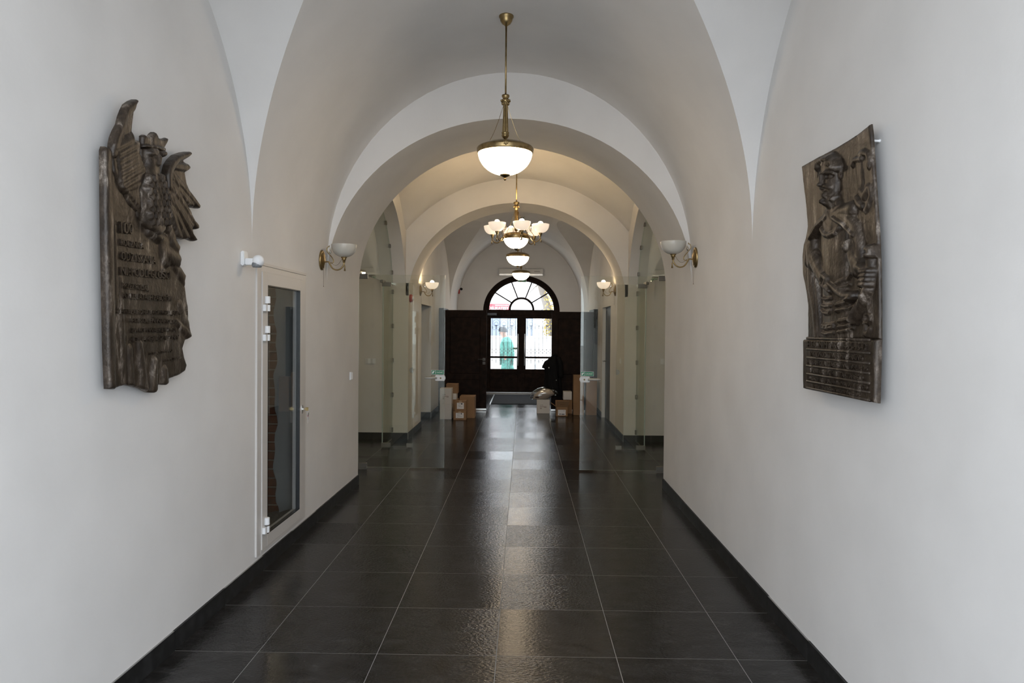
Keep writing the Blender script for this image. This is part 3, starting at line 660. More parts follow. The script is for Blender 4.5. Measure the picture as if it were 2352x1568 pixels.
switch('light_switch', 'white double light switch near the corner under the unlit sconce', (XL(7.116), 7.116, 1.157), LB)
switch('light_switch', 'white switch on the pier beside the dark grey door', (1.478, 10.86, 1.17), RB, 2)
pL, pR = onY(851, 829, Y_C2), onY(1523, 830, Y_C2)
switch('wall_socket', 'white double socket behind the glass of the closet-side passage', (pL[0], Y_C2, pL[2]), FB, 2, .15, 'socket')
switch('wall_socket', 'white single socket behind the glass of the relief-side passage', (pR[0], Y_C2, pR[2]), FB, 1, .08, 'socket')
def alarms():
    t = thing('fire_alarm', 'round red fire alarm sounder on the pier before the lit sconce', 'alarm', (-1.69, 10.62, 2.08), basis=LB)
    bm = bmesh.new(); lathe(bm, [(0, 0), (.055, 0), (.06, .01), (.058, .03), (.05, .04), (0, .04)], 32); obj('sounder_base', bm, RED, t, True)
    bm = bmesh.new(); lathe(bm, [(.03, .038), (.028, .055), (.015, .062), (0, .062)], 24); obj('beacon_lens', bm, WHITEP, t, True)
    p = onY(1047.3, 670, 18.3)
    t = thing('alarm_box', 'small square red alarm box in the corner by the end wall', 'alarm', (-1.69, 18.15, p[2]), basis=LB)
    bm = bmesh.new(); bx(bm, -.055, .055, -.055, .055, 0, .07); bmesh.ops.bevel(bm, geom=bm.edges[:], offset=.006, segments=2, affect='EDGES'); obj('housing', bm, RED, t)
    bm = bmesh.new(); bx(bm, -.035, .035, -.03, .03, .07, .074); obj('front_cover', bm, RED, t)
    p = onY(1059, 663.5, Y_END)
    t = thing('security_camera', 'small dome camera with black eye on the end wall', 'camera', (p[0], Y_END, p[2]), basis=FB)
    bm = bmesh.new(); lathe(bm, [(0, 0), (.055, 0), (.055, .03), (.045, .045), (0, .045)], 28); obj('mount', bm, WHITEP, t, True)
    bm = bmesh.new(); ell(bm, (.012, -.003, .055), (.036, .034, .036), 20, 12); obj('lens_ball', bm, BLACKP, t, True)
    t = thing('smoke_detector', 'small round smoke detector on the far vault', 'detector', (-.05, 14.3, 3.872))
    bm = bmesh.new(); lathe(bm, [(0, .01), (.06, .01), (.06, -.012), (.05, -.02), (0, -.02)], 24); obj('base', bm, WHITEP, t)
    bm = bmesh.new(); lathe(bm, [(.046, -.018), (.046, -.035), (.02, -.042), (0, -.042)], 24); obj('sensing_head', bm, BLACKP, t)
    a, b = onY(1146.5, 617.5, Y_END-.2), onY(1247, 634, Y_END-.2)
    w = (b[0]-a[0])/2
    t = thing('air_curtain', 'long white air curtain unit mounted above the arched entrance', 'air conditioner', ((a[0]+b[0])/2, Y_END, (a[2]+b[2])/2+.015), basis=FB)
    prof = [(-.085, 0), (.085, 0), (.085, .19), (.07, .205), (-.045, .205), (-.085, .15)]
    bm = bmesh.new(); A = [bm.verts.new((-w, y, z)) for y, z in prof]; B = [bm.verts.new((w, y, z)) for y, z in prof]; n = len(prof)
    bm.faces.new(A); bm.faces.new(B[::-1])
    for i in range(n): bm.faces.new((A[i], B[i], B[(i+1) % n], A[(i+1) % n]))
    obj('casing', bm, mat('unit_casing', (.62, .61, .58), .45), t)
    bm = bmesh.new(); bx(bm, -w+.005, w-.005, -.088, -.045, .165, .212); bmesh.ops.bevel(bm, geom=bm.edges[:], offset=.01, segments=2, affect='EDGES'); obj('outlet_strip', bm, CHROME, t)
    bm = bmesh.new(); bx(bm, w-.22, w-.08, .01, .022, .2045, .207); obj('badge', bm, mat('badge_grey', (.2, .18, .15), .5), t)
    a, b = onY(1189.5, 636, Y_END+.02), onY(1209, 648, Y_END+.02)
    t = thing('exit_sign', 'green and white exit sign at the top of the arched window', 'sign', ((a[0]+b[0])/2, Y_END-.01, (a[2]+b[2])/2), basis=FB)
    w, h = (b[0]-a[0])/2, (a[2]-b[2])/2
    bm = bmesh.new(); bx(bm, -w, w, -h, h, -.02, .012); obj('sign_body', bm, WHITEP, t)
    bm = bmesh.new(); bx(bm, -w+.012, w-.012, -h+.012, h-.012, .012, .0135); obj('sign_face', bm, GREEN, t)
    bm = bmesh.new(); z = .0138
    for poly in ([(.0, -.03), (.03, -.03), (.03, .03), (.0, .03)], [(-.03, .0), (-.012, .02), (-.012, -.02)], [(-.06, .018), (-.04, .02), (-.03, -.01), (-.05, -.03), (-.065, -.02)], [(.045, -.02), (.075, -.02), (.075, .0), (.045, .0)]): bm.faces.new([bm.verts.new((x, y, z)) for x, y in poly])
    obj('running_symbol', bm, WINK, t)
alarms()
# hook that carries the relief plaque
t = thing('wall_peg', 'short white peg sticking out behind the top of the warrior relief', 'hook', (XR(2.93), 2.93, 2.408), basis=RB)
bm = bmesh.new(); lathe(bm, [(0, 0), (.007, 0), (.007, .004), (.005, .006), (.005, .05), (0, .05)], 14); obj('peg_shaft', bm, WHITEP, t, True)
# ================================================================== dark doors in the recesses and the wooden gate
d = bpy.data.objects.new('door_6', None); COL.objects.link(d); d['kind'] = 'structure'
box('door_leaf', (1.545, 1.566, NR[0]+.04, NR[1]-.04, .01, 2.01), DGREY, d, .002)
bm = bmesh.new()
for a in ((NR[0], NR[0]+.045, 0, 2.05), (NR[1]-.045, NR[1], 0, 2.05), (NR[0], NR[1], 2.0, 2.05)): bx(bm, 1.538, 1.567, a[0], a[1], a[2], a[3])
obj('door_frame', bm, DGREY, d)
bm = bmesh.new(); tube(bm, [(1.545, NR[1]-.12, 1.06), (1.49, NR[1]-.12, 1.06), (1.485, NR[1]-.14, 1.06), (1.485, NR[1]-.24, 1.06)], .009, 10); obj('door_handle', bm, CHROME, d, True)
d = bpy.data.objects.new('door_7', None); COL.objects.link(d); d['kind'] = 'structure'
box('door_leaf', (-1.985, -1.965, NL[0]+.01, NL[1]-.01, .01, 2.03), DGREY, d, .002)
def gate_leaf(n, x0, x1, ztop, free_right):
    d = bpy.data.objects.new('door_%d' % n, None); COL.objects.link(d); d['kind'] = 'structure'
    y = 14.36
    box('leaf_board', (x0, x1, y, y+.045, .03, ztop), WOOD, d, .004)
    w = x1-x0
    for z0, z1 in ((.16, .62), (.74, ztop-.14)):      # raised panels
        bm = bmesh.new(); bx(bm, x0+.13, x1-.13, y-.012, y, z0, z1); bmesh.ops.bevel(bm, geom=[e for e in bm.edges], offset=.009, segments=1, affect='EDGES'); obj('raised_panel', bm, WOOD, d)
    xh = (x1-.05) if free_right else (x0+.05); s = -1 if free_right else 1
    bm = bmesh.new(); bx(bm, xh-.027, xh+.027, y-.008, y, 1.0, 1.055); bx(bm, xh-.027, xh+.027, y-.008, y, .925, .98); obj('lock_rose', bm, mat('dull_metal', (.10, .095, .09), .5, .6), d)
    bm = bmesh.new(); tube(bm, [(xh, y, 1.03), (xh, y-.05, 1.03), (xh+.02*s, y-.055, 1.03), (xh+.12*s, y-.055, 1.03)], .008, 8); obj('lever_handle', bm, mat('dull_metal', (.10, .095, .09), .5, .6), d, True)
    xs = (x0, x0+.03) if free_right else (x1-.03, x1)
    box('kick_plate', (x0+.35 if free_right else x0, x1 if free_right else x1-.35, y-.003, y, .012, .04), CHROME, d)
    return d
gate_leaf(8, -1.60, -.735, 2.012, True)
gate_leaf(9, .565, 1.395, 1.995, False)
for n, x0, x1 in ((1, -1.69, -1.60), (2, 1.395, 1.478)):
    o = box('trim_%d' % n, (x0, x1, 14.30, 15.25, 0, 2.05), DGREY, None, .004, 'structure')
# ================================================================== entrance: fanlight window and the two glazed leaves
def entrance():
    yf = Y_END+.10; rim = lambda a, rx, rz, zb: (DX+rx*math.cos(a), zb+rz*math.sin(a))
    w = bpy.data.objects.new('window_3', None); COL.objects.link(w); w['kind'] = 'structure'
    gx, grx, grz, gz = -.054, .834, .736, 2.14
    n = 40
    bm = bmesh.new(); rows = []
    out = [(DX-DR*math.cos(PI*k/n), DS+.915*math.sin(PI*k/n)) for k in range(n+1)]; inn = [(gx-grx*math.cos(PI*k/n), gz+grz*math.sin(PI*k/n)) for k in range(n+1)]
    grid(bm, [[(x, yf, z) for x, z in out], [(x, yf-.02, z) for x, z in [(o[0]+(i[0]-o[0])*.55, o[1]+(i[1]-o[1])*.55) for o, i in zip(out, inn)]], [(x, yf, z) for x, z in [(o[0]+(i[0]-o[0])*.62, o[1]+(i[1]-o[1])*.62) for o, i in zip(out, inn)]], [(x, yf, z) for x, z in inn], [(x, yf+.07, z) for x, z in inn], [(x, yf+.07, z) for x, z in out]])
    obj('arched_frame', bm, WOOD, w)
    bm = bmesh.new(); tube(bm, [(gx-.305*math.cos(PI*k/20), yf+.03, gz+.3*math.sin(PI*k/20)) for k in range(21)], .028, 8); obj('inner_arc', bm, WOOD, w, True)
    for a in (36, 72, 108, 144):
        q = math.radians(a); bm = bmesh.new(); tube(bm, [(gx+.30*math.cos(q), yf+.03, gz+.295*math.sin(q)), (gx+grx*math.cos(q), yf+.03, gz+grz*math.sin(q))], .018, 6); obj('glazing_bar', bm, WOOD, w)
    angs = [0, 36, 72, 108, 144, 180]
    for a, b in zip(angs, angs[1:]):
        qs = [math.radians(a+(b-a)*k/8) for k in range(9)]
        poly = [(gx+.3*math.cos(q), gz+.295*math.sin(q)) for q in qs]+[(gx+grx*math.cos(q), gz+grz*math.sin(q)) for q in qs[::-1]]
        bm = bmesh.new(); bm.faces.new([bm.verts.new((x, yf+.04, z)) for x, z in poly]); obj('pane', bm, WGLASS, w)
    bm = bmesh.new(); bm.faces.new([bm.verts.new((gx+.3*math.cos(q), yf+.04, gz+.295*math.sin(q))) for q in np.linspace(0, PI, 17)]); obj('pane', bm, WGLASS, w)
    d = bpy.data.objects.new('door_10', None); COL.objects.link(d); d['kind'] = 'structure'
    bm = bmesh.new(); bx(bm, DX-DR, DX+DR, yf-.01, yf+.08, 1.995, 2.14); bmesh.ops.bevel(bm, geom=bm.edges[:], offset=.008, segments=1, affect='EDGES'); obj('transom', bm, WOOD, d)
    bm = bmesh.new(); bx(bm, DX-DR, DX-DR+.09, yf, yf+.08, 0, 2.0); bx(bm, DX+DR-.09, DX+DR, yf, yf+.08, 0, 2.0); obj('side_post', bm, WOOD, d)
    bm = bmesh.new(); bx(bm, DX-DR, DX+DR, Y_END-.02, yf+.1, 0, .018); obj('threshold', bm, CHROME, d)
    for k, (x0, x1, a, b) in enumerate(((-.95, -.053, -.842, -.165), (-.047, .845, .066, .735))):
        leaf = bmesh.new(); zb, zt, m0, m1 = .608, 1.915, .888, .937; y0, y1 = yf+.005, yf+.06
        for s in ((x0, a, .02, 1.995), (b, x1, .02, 1.995), (a, b, zt, 1.995), (a, b, .02, zb), (a, b, m0, m1)): bx(leaf, s[0], s[1], y0, y1, s[2], s[3])
        lf = obj('leaf_frame', leaf, WOOD, d)
        bm = bmesh.new(); bx(bm, a-.02, b+.02, y0-.01, y0, .12, .5); bmesh.ops.bevel(bm, geom=bm.edges[:], offset=.008, segments=1, affect='EDGES'); obj('lower_panel', bm, WOOD, lf)
        for z0, z1 in ((zb, m0), (m1, zt)):
            bm = bmesh.new(); bx(bm, a, b, yf+.03, yf+.036, z0, z1); obj('glass_pane', bm, WGLASS, lf)
        step = (b-a)/6.55
        gy = yf+.085
        for i in range(7):
            x = a+.035+i*(b-a-.07)/6 if k == 0 else a+.035+i*(b-a-.07)/6
            top = zt if i % 2 == 0 else 1.75
            bm = bmesh.new(); bx(bm, x-.0055, x+.0055, gy, gy+.011, zb+(.0 if i % 2 == 0 else .12), top)
            for z in (1.70, 1.67, 1.11, 1.03, .83): bx(bm, x-.009, x+.009, gy-.004, gy+.015, z-.014, z+.014)
            obj('grille_bar', bm, IRON, lf)
        bm = bmesh.new()
        ring = lambda x, z, r, t=.003: tube(bm, [(x+r*math.cos(q), gy+.005, z+r*math.sin(q)) for q in np.linspace(0, 2*PI, 18)], t, 4, False)
        sp = (b-a-.07)/6
        for i in (1, 3, 5):
            x = a+.035+i*sp; ring(x, 1.80, .085); ring(x, 1.775, .045); ring(x, .70, .085); ring(x, .73, .04)
            for z in (1.725, .80): tube(bm, [(x-.05, gy+.005, z), (x+.05, gy+.005, z)], .005, 5)
        for i in range(6):
            x = a+.035+(i+.5)*sp
            for z in (1.655, 1.115, 1.025, .85): ring(x, z, .036, .0025)
            ell(bm, (x, gy+.005, 1.07), (.011, .008, .009), 8, 6)
        obj('scrollwork', bm, IRON, lf)
        xh = b+.035 if k == 0 else a-.035
        bm = bmesh.new(); tube(bm, [(xh, y0-.05, .70), (xh, y0-.05, 1.52)], .012, 10)
        for z in (.76, 1.46): tube(bm, [(xh, y0, z), (xh, y0-.05, z)], .008, 8)
        obj('pull_bar', bm, CHROME, lf, True)
    box('astragal', (-.085, -.015, yf-.012, yf+.006, .02, 1.995), WOOD, d)
    bm = bmesh.new(); bx(bm, -.93, -.69, yf-.05, yf+.0, 1.99, 2.05); tube(bm, [(-.75, yf-.045, 1.995), (-.60, yf-.07, 1.955)], .008, 6); obj('door_closer', bm, BLACKP, d)
    p = onY(1184, 800, yf+.02); bm = bmesh.new(); bx(bm, p[0]-.07, p[0]+.06, yf+.026, yf+.029, p[2]-.022, p[2]+.022); st = obj('push_sticker', bm, GREEN, d)
    bm = bmesh.new(); bx(bm, p[0]-.02, p[0]+.05, yf+.0255, yf+.026, p[2]-.006, p[2]+.006); bx(bm, p[0]-.06, p[0]-.04, yf+.0255, yf+.026, p[2]-.012, p[2]+.012); obj('sticker_print', bm, WINK, st)
entrance()
# ================================================================== bronze reliefs
def dist_poly(U, V, P):
    """distance to a closed polygon, closest point and inside mask (vectorised)"""
    P = np.array(P); A = P; B = np.roll(P, -1, 0); best = np.full(U.shape, 1e9); cx = np.zeros(U.shape); cy = np.zeros(U.shape); ins = np.zeros(U.shape, bool)
    for (ax, ay), (bx_, by) in zip(A, B):
        dx, dy = bx_-ax, by-ay; l = dx*dx+dy*dy+1e-12; t = np.clip(((U-ax)*dx+(V-ay)*dy)/l, 0, 1); qx, qy = ax+t*dx, ay+t*dy; d = np.hypot(U-qx, V-qy)
        m = d < best; best = np.where(m, d, best); cx = np.where(m, qx, cx); cy = np.where(m, qy, cy)
        c = ((ay > V) != (by > V)) & (U < (bx_-ax)*(V-ay)/((by-ay) if abs(by-ay) > 1e-12 else 1e-12)+ax); ins ^= c
    return best, cx, cy, ins
def capf(U, V, p, q, r0, r1, h):
    (ax, ay), (bx_, by) = p, q; dx, dy = bx_-ax, by-ay; l = dx*dx+dy*dy+1e-12; t = np.clip(((U-ax)*dx+(V-ay)*dy)/l, 0, 1)
    d = np.hypot(U-ax-t*dx, V-ay-t*dy); r = r0+(r1-r0)*t
    return h*np.sqrt(np.clip(1-(d/r)**2, 0, 1))
HS = .45
def relief(name, parent, poly, hf, th=.02, back=0., step=.0045, edge=.012):
    P = np.array(poly); u0, v0 = P.min(0)-step; u1, v1 = P.max(0)+step
    us = np.arange(u0, u1+step, step); vs = np.arange(v0, v1+step, step); U, V = np.meshgrid(us, vs)
    d, cx, cy, ins = dist_poly(U, V, P)
    near = ins | (d < 1e-9); Uq = np.where(ins, U, cx); Vq = np.where(ins, V, cy); dd = np.where(ins, d, 0)
    Hh = back+th*(.35+.65*np.sqrt(np.clip(1-(1-np.clip(dd/edge, 0, 1))**2, 0, 1)))+HS*hf(Uq, Vq, dd)
    idx = -np.ones(U.shape, int); verts = []; faces = []
    nr, nc = U.shape
    keep = np.zeros((nr-1, nc-1), bool)
    cnt = ins[:-1, :-1].astype(int)+ins[1:, :-1]+ins[:-1, 1:]+ins[1:, 1:]; keep = cnt >= 1
    for i in range(nr-1):
        for j in range(nc-1):
            if not keep[i, j]: continue
            f = []
            for a, b in ((i, j), (i, j+1), (i+1, j+1), (i+1, j)):
                if idx[a, b] < 0: idx[a, b] = len(verts); verts.append((Uq[a, b], Vq[a, b], Hh[a, b]))
                f.append(idx[a, b])
            faces.append(f)
    me = bpy.data.meshes.new(name); me.from_pydata(verts, [], faces); bm = bmesh.new(); bm.from_mesh(me)
    bmesh.ops.remove_doubles(bm, verts=bm.verts[:], dist=.0004); bmesh.ops.dissolve_degenerate(bm, edges=bm.edges[:], dist=.0003)
    for f in bm.faces: f.smooth = True
    eb = [e for e in bm.edges if len(e.link_faces) == 1]
    r = bmesh.ops.extrude_edge_only(bm, edges=eb)
    for v in r['geom']:
        if isinstance(v, bmesh.types.BMVert): v.co.z = back
    bm.to_mesh(me); bm.free(); me.materials.append(BRONZE)
    o = bpy.data.objects.new(name, me); COL.objects.link(o); o.parent = parent; return o
def wav(U, V, s, seed, n=6):
    r = np.random.RandomState(seed); z = 0*U
    for k in range(n):
        a = r.uniform(0, 2*PI); f = s*r.uniform(.6, 1.8); z = z+np.sin(f*(U*math.cos(a)+V*math.sin(a))+r.uniform(0, 6.3))
    return z/n
def eagle_plaque():
    X0 = XL(3.2)+.035; o = (3.2, 1.95)
    t = thing('eagle_plaque', 'bronze memorial tablet with a crowned eagle spreading its wings over a draped inscription', 'plaque', (X0-.0, o[0], o[1]), basis=LB)
    def mk(w):
        return lambda x, y: (lambda p: (p[1]-o[0], p[2]-o[1]))(onX(x, y, X0+w))
    m = mk(.016); mt_, mw_, mb_ = mk(.016), mk(.03), mk(.045)
    mm = lambda L: [m(*p) for p in L]
    tab = mm([(236, 345), (239, 336), (250, 341), (263, 347), (300, 400), (335, 455), (362, 470), (388, 480), (397, 528), (400, 545), (403, 556), (409, 566), (404, 577), (410, 591), (412, 596), (409, 602), (418, 620), (425, 632), (422, 645), (425, 660), (428, 682), (432, 703), (433, 722), (433, 750), (437, 773), (425, 783), (420, 800), (424, 820), (430, 838), (426, 852), (413, 861), (389, 870), (387, 880), (378, 884), (365, 882), (362, 893), (352, 902), (340, 901), (322, 892), (300, 886), (285, 884), (262, 894), (247, 893), (243, 800), (240, 650), (237, 480)])
    C = lambda U, V, p, q, r0, r1, h: capf(U, V, m(*p), m(*q), r0, r1, h)      # follows the current m
    def htab(U, V, d):
        z = .006*wav(U, V, 9, 1)+.003*wav(U, V, 30, 2)
        z = z+C(U, V, (243, 350), (252, 888), .034, .036, .034)
        for a, b, r, h in (((296, 800), (300, 885), .022, .022), ((318, 790), (330, 893), .026, .03), ((352, 830), (350, 898), .03, .035), ((376, 850), (377, 880), .028, .03), ((275, 640), (285, 885), .018, .012), ((412, 700), (436, 775), .03, .02), ((400, 610), (422, 640), .03, .02), ((262, 520), (266, 700), .016, .012), ((405, 740), (436, 774), .022, .02)):
            z = np.maximum(z, C(U, V, a, b, r*.8, r*1.2, h)+.3*z)
        # legs, claws and the rocky perch
        for a, b, r, h in (((344, 490), (350, 520), .045, .055), ((375, 485), (380, 515), .045, .05), ((340, 530), (350, 536), .03, .05), ((352, 538), (360, 548), .022, .05), ((362, 540), (366, 545), .02, .04), ((394, 560), (402, 572), .038, .045), ((385, 585), (404, 596), .042, .045), ((375, 560), (380, 590), .05, .03), ((390, 535), (394, 545), .04, .03)):
            z = np.maximum(z, C(U, V, a, b, r, r, h)+.004*wav(U, V, 60, 5))
        return z
    relief('draped_tablet', t, tab, htab, .018, 0, .005)
    m = mw_
    wl = mm([(258, 350), (259, 330), (262, 315), (268, 300), (276, 285), (280, 268), (286, 252), (292, 240), (303, 232), (313, 228), (316, 232), (311, 243), (311, 258), (308, 280), (306, 300), (308, 323), (312, 321), (319, 323), (321, 338), (319, 350), (325, 365), (332, 384), (338, 395), (336, 408), (329, 416), (325, 426), (320, 440), (322, 449), (333, 462), (340, 500), (325, 495), (300, 470), (280, 430), (265, 395)])
    def hw(U, V, d):
        z = .002*wav(U, V, 40, 3)+C(U, V, (262, 345), (266, 312), .03, .03, .02)
        for k, (a, b) in enumerate((((263, 330), (276, 290)), ((277, 292), (288, 252)), ((289, 255), (312, 230)))): z = np.maximum(z, C(U, V, a, b, .035, .025, .032))
        for k in range(15):
            f = k/14; a = (275+30*f, 300+130*f); b = (306+22*f+(6 if k % 2 else 0), 318+100*f-(10 if k % 2 else 0))
            z = np.maximum(z, C(U, V, (270+12*f, 330+110*f), b, .012, .026, .018+.006*(k % 2)))
        for k in range(6): z = np.maximum(z, C(U, V, (280+8*k, 300+20*k), (295+6*k, 440+8*k), .014, .014, .014))
        return z
    relief('wing', t, wl, hw, .02, .008)
    wr = mm([(381, 432), (380, 400), (382, 389), (385, 378), (392, 367), (403, 356), (420, 350), (432, 348), (436, 353), (430, 362), (424, 369), (432, 375), (437, 386), (432, 391), (427, 396), (431, 420), (440, 440), (452, 462), (458, 472), (456, 479), (445, 477), (436, 472), (437, 490), (445, 505), (453, 514), (455, 525), (449, 527), (439, 524), (441, 535), (448, 545), (452, 551), (446, 554), (430, 548), (424, 550), (412, 548), (398, 536), (396, 522), (388, 490)])
    def hr(U, V, d):
        z = .002*wav(U, V, 40, 4)
        for a, b, r0, r1, h in (((384, 425), (385, 385), .03, .035, .05), ((386, 385), (404, 360), .035, .03, .05), ((404, 360), (432, 351), .03, .02, .05)): z = np.maximum(z, C(U, V, a, b, r0, r1, h))
        for k, (a, b) in enumerate((((400, 380), (433, 386)), ((396, 400), (455, 474)), ((392, 412), (440, 470)), ((394, 425), (452, 521)), ((392, 435), (440, 515)), ((392, 450), (449, 549)), ((390, 460), (430, 545)), ((388, 470), (412, 543)), ((386, 440), (404, 520)))):
            z = np.maximum(z, C(U, V, a, b, .02, .022, .026+.008*(k % 2))-.4*C(U, V, a, b, .004, .004, .012))
        for k in range(12): z = np.maximum(z, C(U, V, (388+5*(k % 4), 395+14*(k//2)), (394+6*(k % 4), 412+14*(k//2)), .017, .012, .034))
        return z
    relief('wing', t, wr, hr, .02, .008)
    m = mb_
    bd = mm([(333, 339), (334, 355), (336, 372), (338, 386), (337, 398), (334, 414), (331, 428), (327, 440), (322, 446), (320, 470), (328, 500), (345, 525), (366, 540), (386, 525), (396, 490), (394, 450), (384, 435), (378, 428), (374, 402), (371, 380), (376, 368), (379, 352), (374, 345), (355, 339)])
    def hb(U, V, d):
        z = .002*wav(U, V, 50, 6)
        for a, b, r0, r1, h in (((354, 355), (355, 372), .062, .055, .075), ((355, 372), (355, 410), .05, .06, .07), ((355, 410), (358, 470), .07, .11, .075), ((358, 470), (362, 520), .11, .09, .07), ((358, 362), (356, 376), .024, .018, .10), ((344, 352), (352, 356), .02, .014, .085), ((364, 354), (374, 352), .014, .02, .085)): z = np.maximum(z, C(U, V, a, b, r0, r1, h))
        for row in range(8):
            for k in range(5):
                x = 338+row*0.5+k*9.5+(4.5 if row % 2 else 0); y = 410+row*14
                z = np.maximum(z, C(U, V, (x, y-4), (x+1, y+7), .02, .010, .088+.004*(k % 2)))
        z = z-C(U, V, (347, 358), (350, 360), .008, .008, .02)-C(U, V, (368, 359), (371, 360), .008, .008, .02)
        return z
    relief('eagle_body', t, bd, hb, .02, .008)
    cr = mm([(333, 338), (333, 318), (333, 312), (339, 309), (344, 313), (350, 312), (354, 307), (359, 303), (364, 310), (370, 316), (374, 319), (384, 318), (389, 316), (392, 319), (390, 327), (385, 336), (378, 349), (355, 342)])
    relief('crown', t, cr, lambda U, V, d: .003*wav(U, V, 60, 8)+C(U, V, (335, 340), (378, 346), .016, .016, .03)+C(U, V, (358, 308), (358, 335), .03, .03, .02), .022, .018, .004)
    m = mt_
    def line(s, x0, y0, x1, y1, hpx, ext=.007, zz=.0195):
        a, b = m(x0, y0), m(x1, y1); h = m(x0, y0-hpx)[1]-a[1]
        q = text('inscription', s, math.hypot(b[0]-a[0], b[1]-a[1]), h, BRONZE, t, (a[0], a[1], zz), ext); q.rotation_euler = (0, 0, math.atan2(b[1]-a[1], b[0]-a[0]))
    line('100', 272, 535, 300, 538, 27, .01)
    line('ROCZNICA', 273, 563, 326, 572, 15); line('ODZYSKANIA', 274, 596, 354, 607, 19); line('NIEPODLEGŁOŚCI', 274, 631, 387, 641, 19)
    line('PRZEZ POLSKĘ', 276, 661, 338, 667, 13); line('PO 123 LATACH ZABORÓW', 277, 684, 392, 692, 13)
    line('CHWAŁA BOHATEROM WDZIĘCZNOŚĆ', 264, 720, 427, 723, 11); line('POKOLEŃ NARODU', 298, 740, 402, 742, 10); line('ZA ICH WALKĘ I ŻYCIE', 298, 763, 404, 761, 10); line('DLA OJCZYZNY', 303, 785, 408, 779, 12)
    line('STASZÓW', 340, 815, 392, 808, 6); line('11.11.2018', 372, 831, 412, 823, 6)
eagle_plaque()
def portrait_plaque():
    X0 = XR(3.1)-.045; o = (3.13, 1.9)
    t = thing('relief_plaque', 'tall bronze relief of a bearded warrior in a cloak above a ruled inscription', 'plaque', (X0, o[0], o[1]), basis=RB)
    mk = lambda w: (lambda x, y: (lambda p: (o[0]-p[1], p[2]-o[1]))(onX(x, y, X0-w)))
    m = mk(.008); mm = lambda L: [m(*p) for p in L]; mf = mk(.042)
    C = lambda U, V, p, q, r0, r1, h: capf(U, V, mf(*p), mf(*q), r0, r1, h)
    def CH(U, V, z, pts, r, h):
        if r <= .0125:                         # fine ridges ride on the form below them
            k = 0*z
            for a, b in zip(pts, pts[1:]): k = np.maximum(k, C(U, V, a, b, r*1.15, r*1.15, .026))
            return z+k
        for a, b in zip(pts, pts[1:]): z = np.maximum(z, C(U, V, a, b, r, r, h))
        return z
    pan = mm([(1843, 381), (1880, 361), (1920, 340), (1960, 316), (1980, 302), (2000, 285), (2003, 310), (2010, 420), (2018, 540), (2021, 620), (2022, 700), (2022, 779), (1858, 777), (1858, 700), (1852, 660), (1846, 630), (1845, 590), (1848, 560), (1853, 545), (1857, 520), (1853, 470), (1848, 430)])
    def hp(U, V, d):
        z = .004*wav(U, V, 14, 11)+.002*wav(U*3, V*.6, 45, 12)
        z = np.maximum(z, C(U, V, (2008, 300), (2016, 775), .03, .03, .016))
        # body and armour
        z = np.maximum(z, C(U, V, (1903, 525), (1905, 640), .135, .125, .062)); z = np.maximum(z, C(U, V, (1905, 660), (1908, 770), .13, .15, .045)); z = np.maximum(z, C(U, V, (1894, 505), (1905, 520), .06, .06, .072))
        z = CH(U, V, z, [(1885, 526), (1893, 538), (1905, 541), (1918, 534), (1924, 522)], .011, .075)
        # cloak
        z = CH(U, V, z, [(1900, 497), (1880, 512), (1862, 535), (1852, 560), (1849, 600)], .035, .068); z = CH(U, V, z, [(1898, 500), (1876, 520), (1860, 548)], .014, .085)
        z = CH(U, V, z, [(1910, 494), (1935, 500), (1955, 525), (1962, 560), (1966, 600)], .032, .06); z = CH(U, V, z, [(1910, 494), (1930, 485), (1945, 480)], .035, .06); z = CH(U, V, z, [(1912, 500), (1935, 515), (1958, 540)], .016, .08)
        z = CH(U, V, z, [(1850, 600), (1853, 660), (1862, 720), (1866, 775)], .03, .04); z = CH(U, V, z, [(1866, 640), (1872, 720), (1876, 770)], .016, .045)
        # arms
        z = CH(U, V, z, [(1856, 565), (1858, 600)], .05, .075); z = CH(U, V, z, [(1864, 592), (1876, 622), (1888, 640)], .042, .09)
        z = CH(U, V, z, [(1892, 632), (1902, 640), (1896, 655), (1903, 662)], .022, .10); z = CH(U, V, z, [(1888, 652), (1906, 668)], .016, .095)
        z = CH(U, V, z, [(1950, 570), (1955, 595), (1966, 612)], .045, .08); z = CH(U, V, z, [(1958, 600), (1962, 625)], .028, .085); z = CH(U, V, z, [(1966, 612), (1982, 622)], .028, .085)
        for k in range(4): z = CH(U, V, z, [(1979, 624+10*k), (1994-1.5*k, 622+10.5*k)], .015, .098)
        # sleeves ribs
        for k in range(4): z = CH(U, V, z, [(1940, 556+7*k), (1948, 551+7*k)], .010, .085)
        # sabre hilt, mace
        z = CH(U, V, z, [(1988, 590), (1990, 622)], .026, .06); z = CH(U, V, z, [(1990, 571), (1997, 575), (1994, 582)], .020, .085); z = CH(U, V, z, [(1983, 589), (2002, 586)], .008, .085)
        z = CH(U, V, z, [(1985, 665), (1972, 700), (1956, 735)], .022, .082); z = CH(U, V, z, [(1976, 662), (1955, 735)], .010, .094)
        z = CH(U, V, z, [(1982, 680), (1980, 700), (1983, 715)], .008, .06); z = CH(U, V, z, [(1971, 735), (1975, 740), (1982, 741), (1986, 734), (1985, 724), (1975, 720), (1971, 735)], .007, .06); z = CH(U, V, z, [(1974, 748), (1973, 765), (1979, 768), (1984, 755)], .012, .05)
        # belt, pouch, skirt bands
        z = CH(U, V, z, [(1902, 650), (1920, 668), (1938, 680), (1953, 679)], .022, .085); z = CH(U, V, z, [(1884, 684), (1895, 687), (1906, 685)], .006, .075); z = CH(U, V, z, [(1881, 700), (1892, 704), (1905, 702)], .006, .075); z = CH(U, V, z, [(1880, 712), (1890, 719), (1902, 720), (1907, 712)], .007, .075)
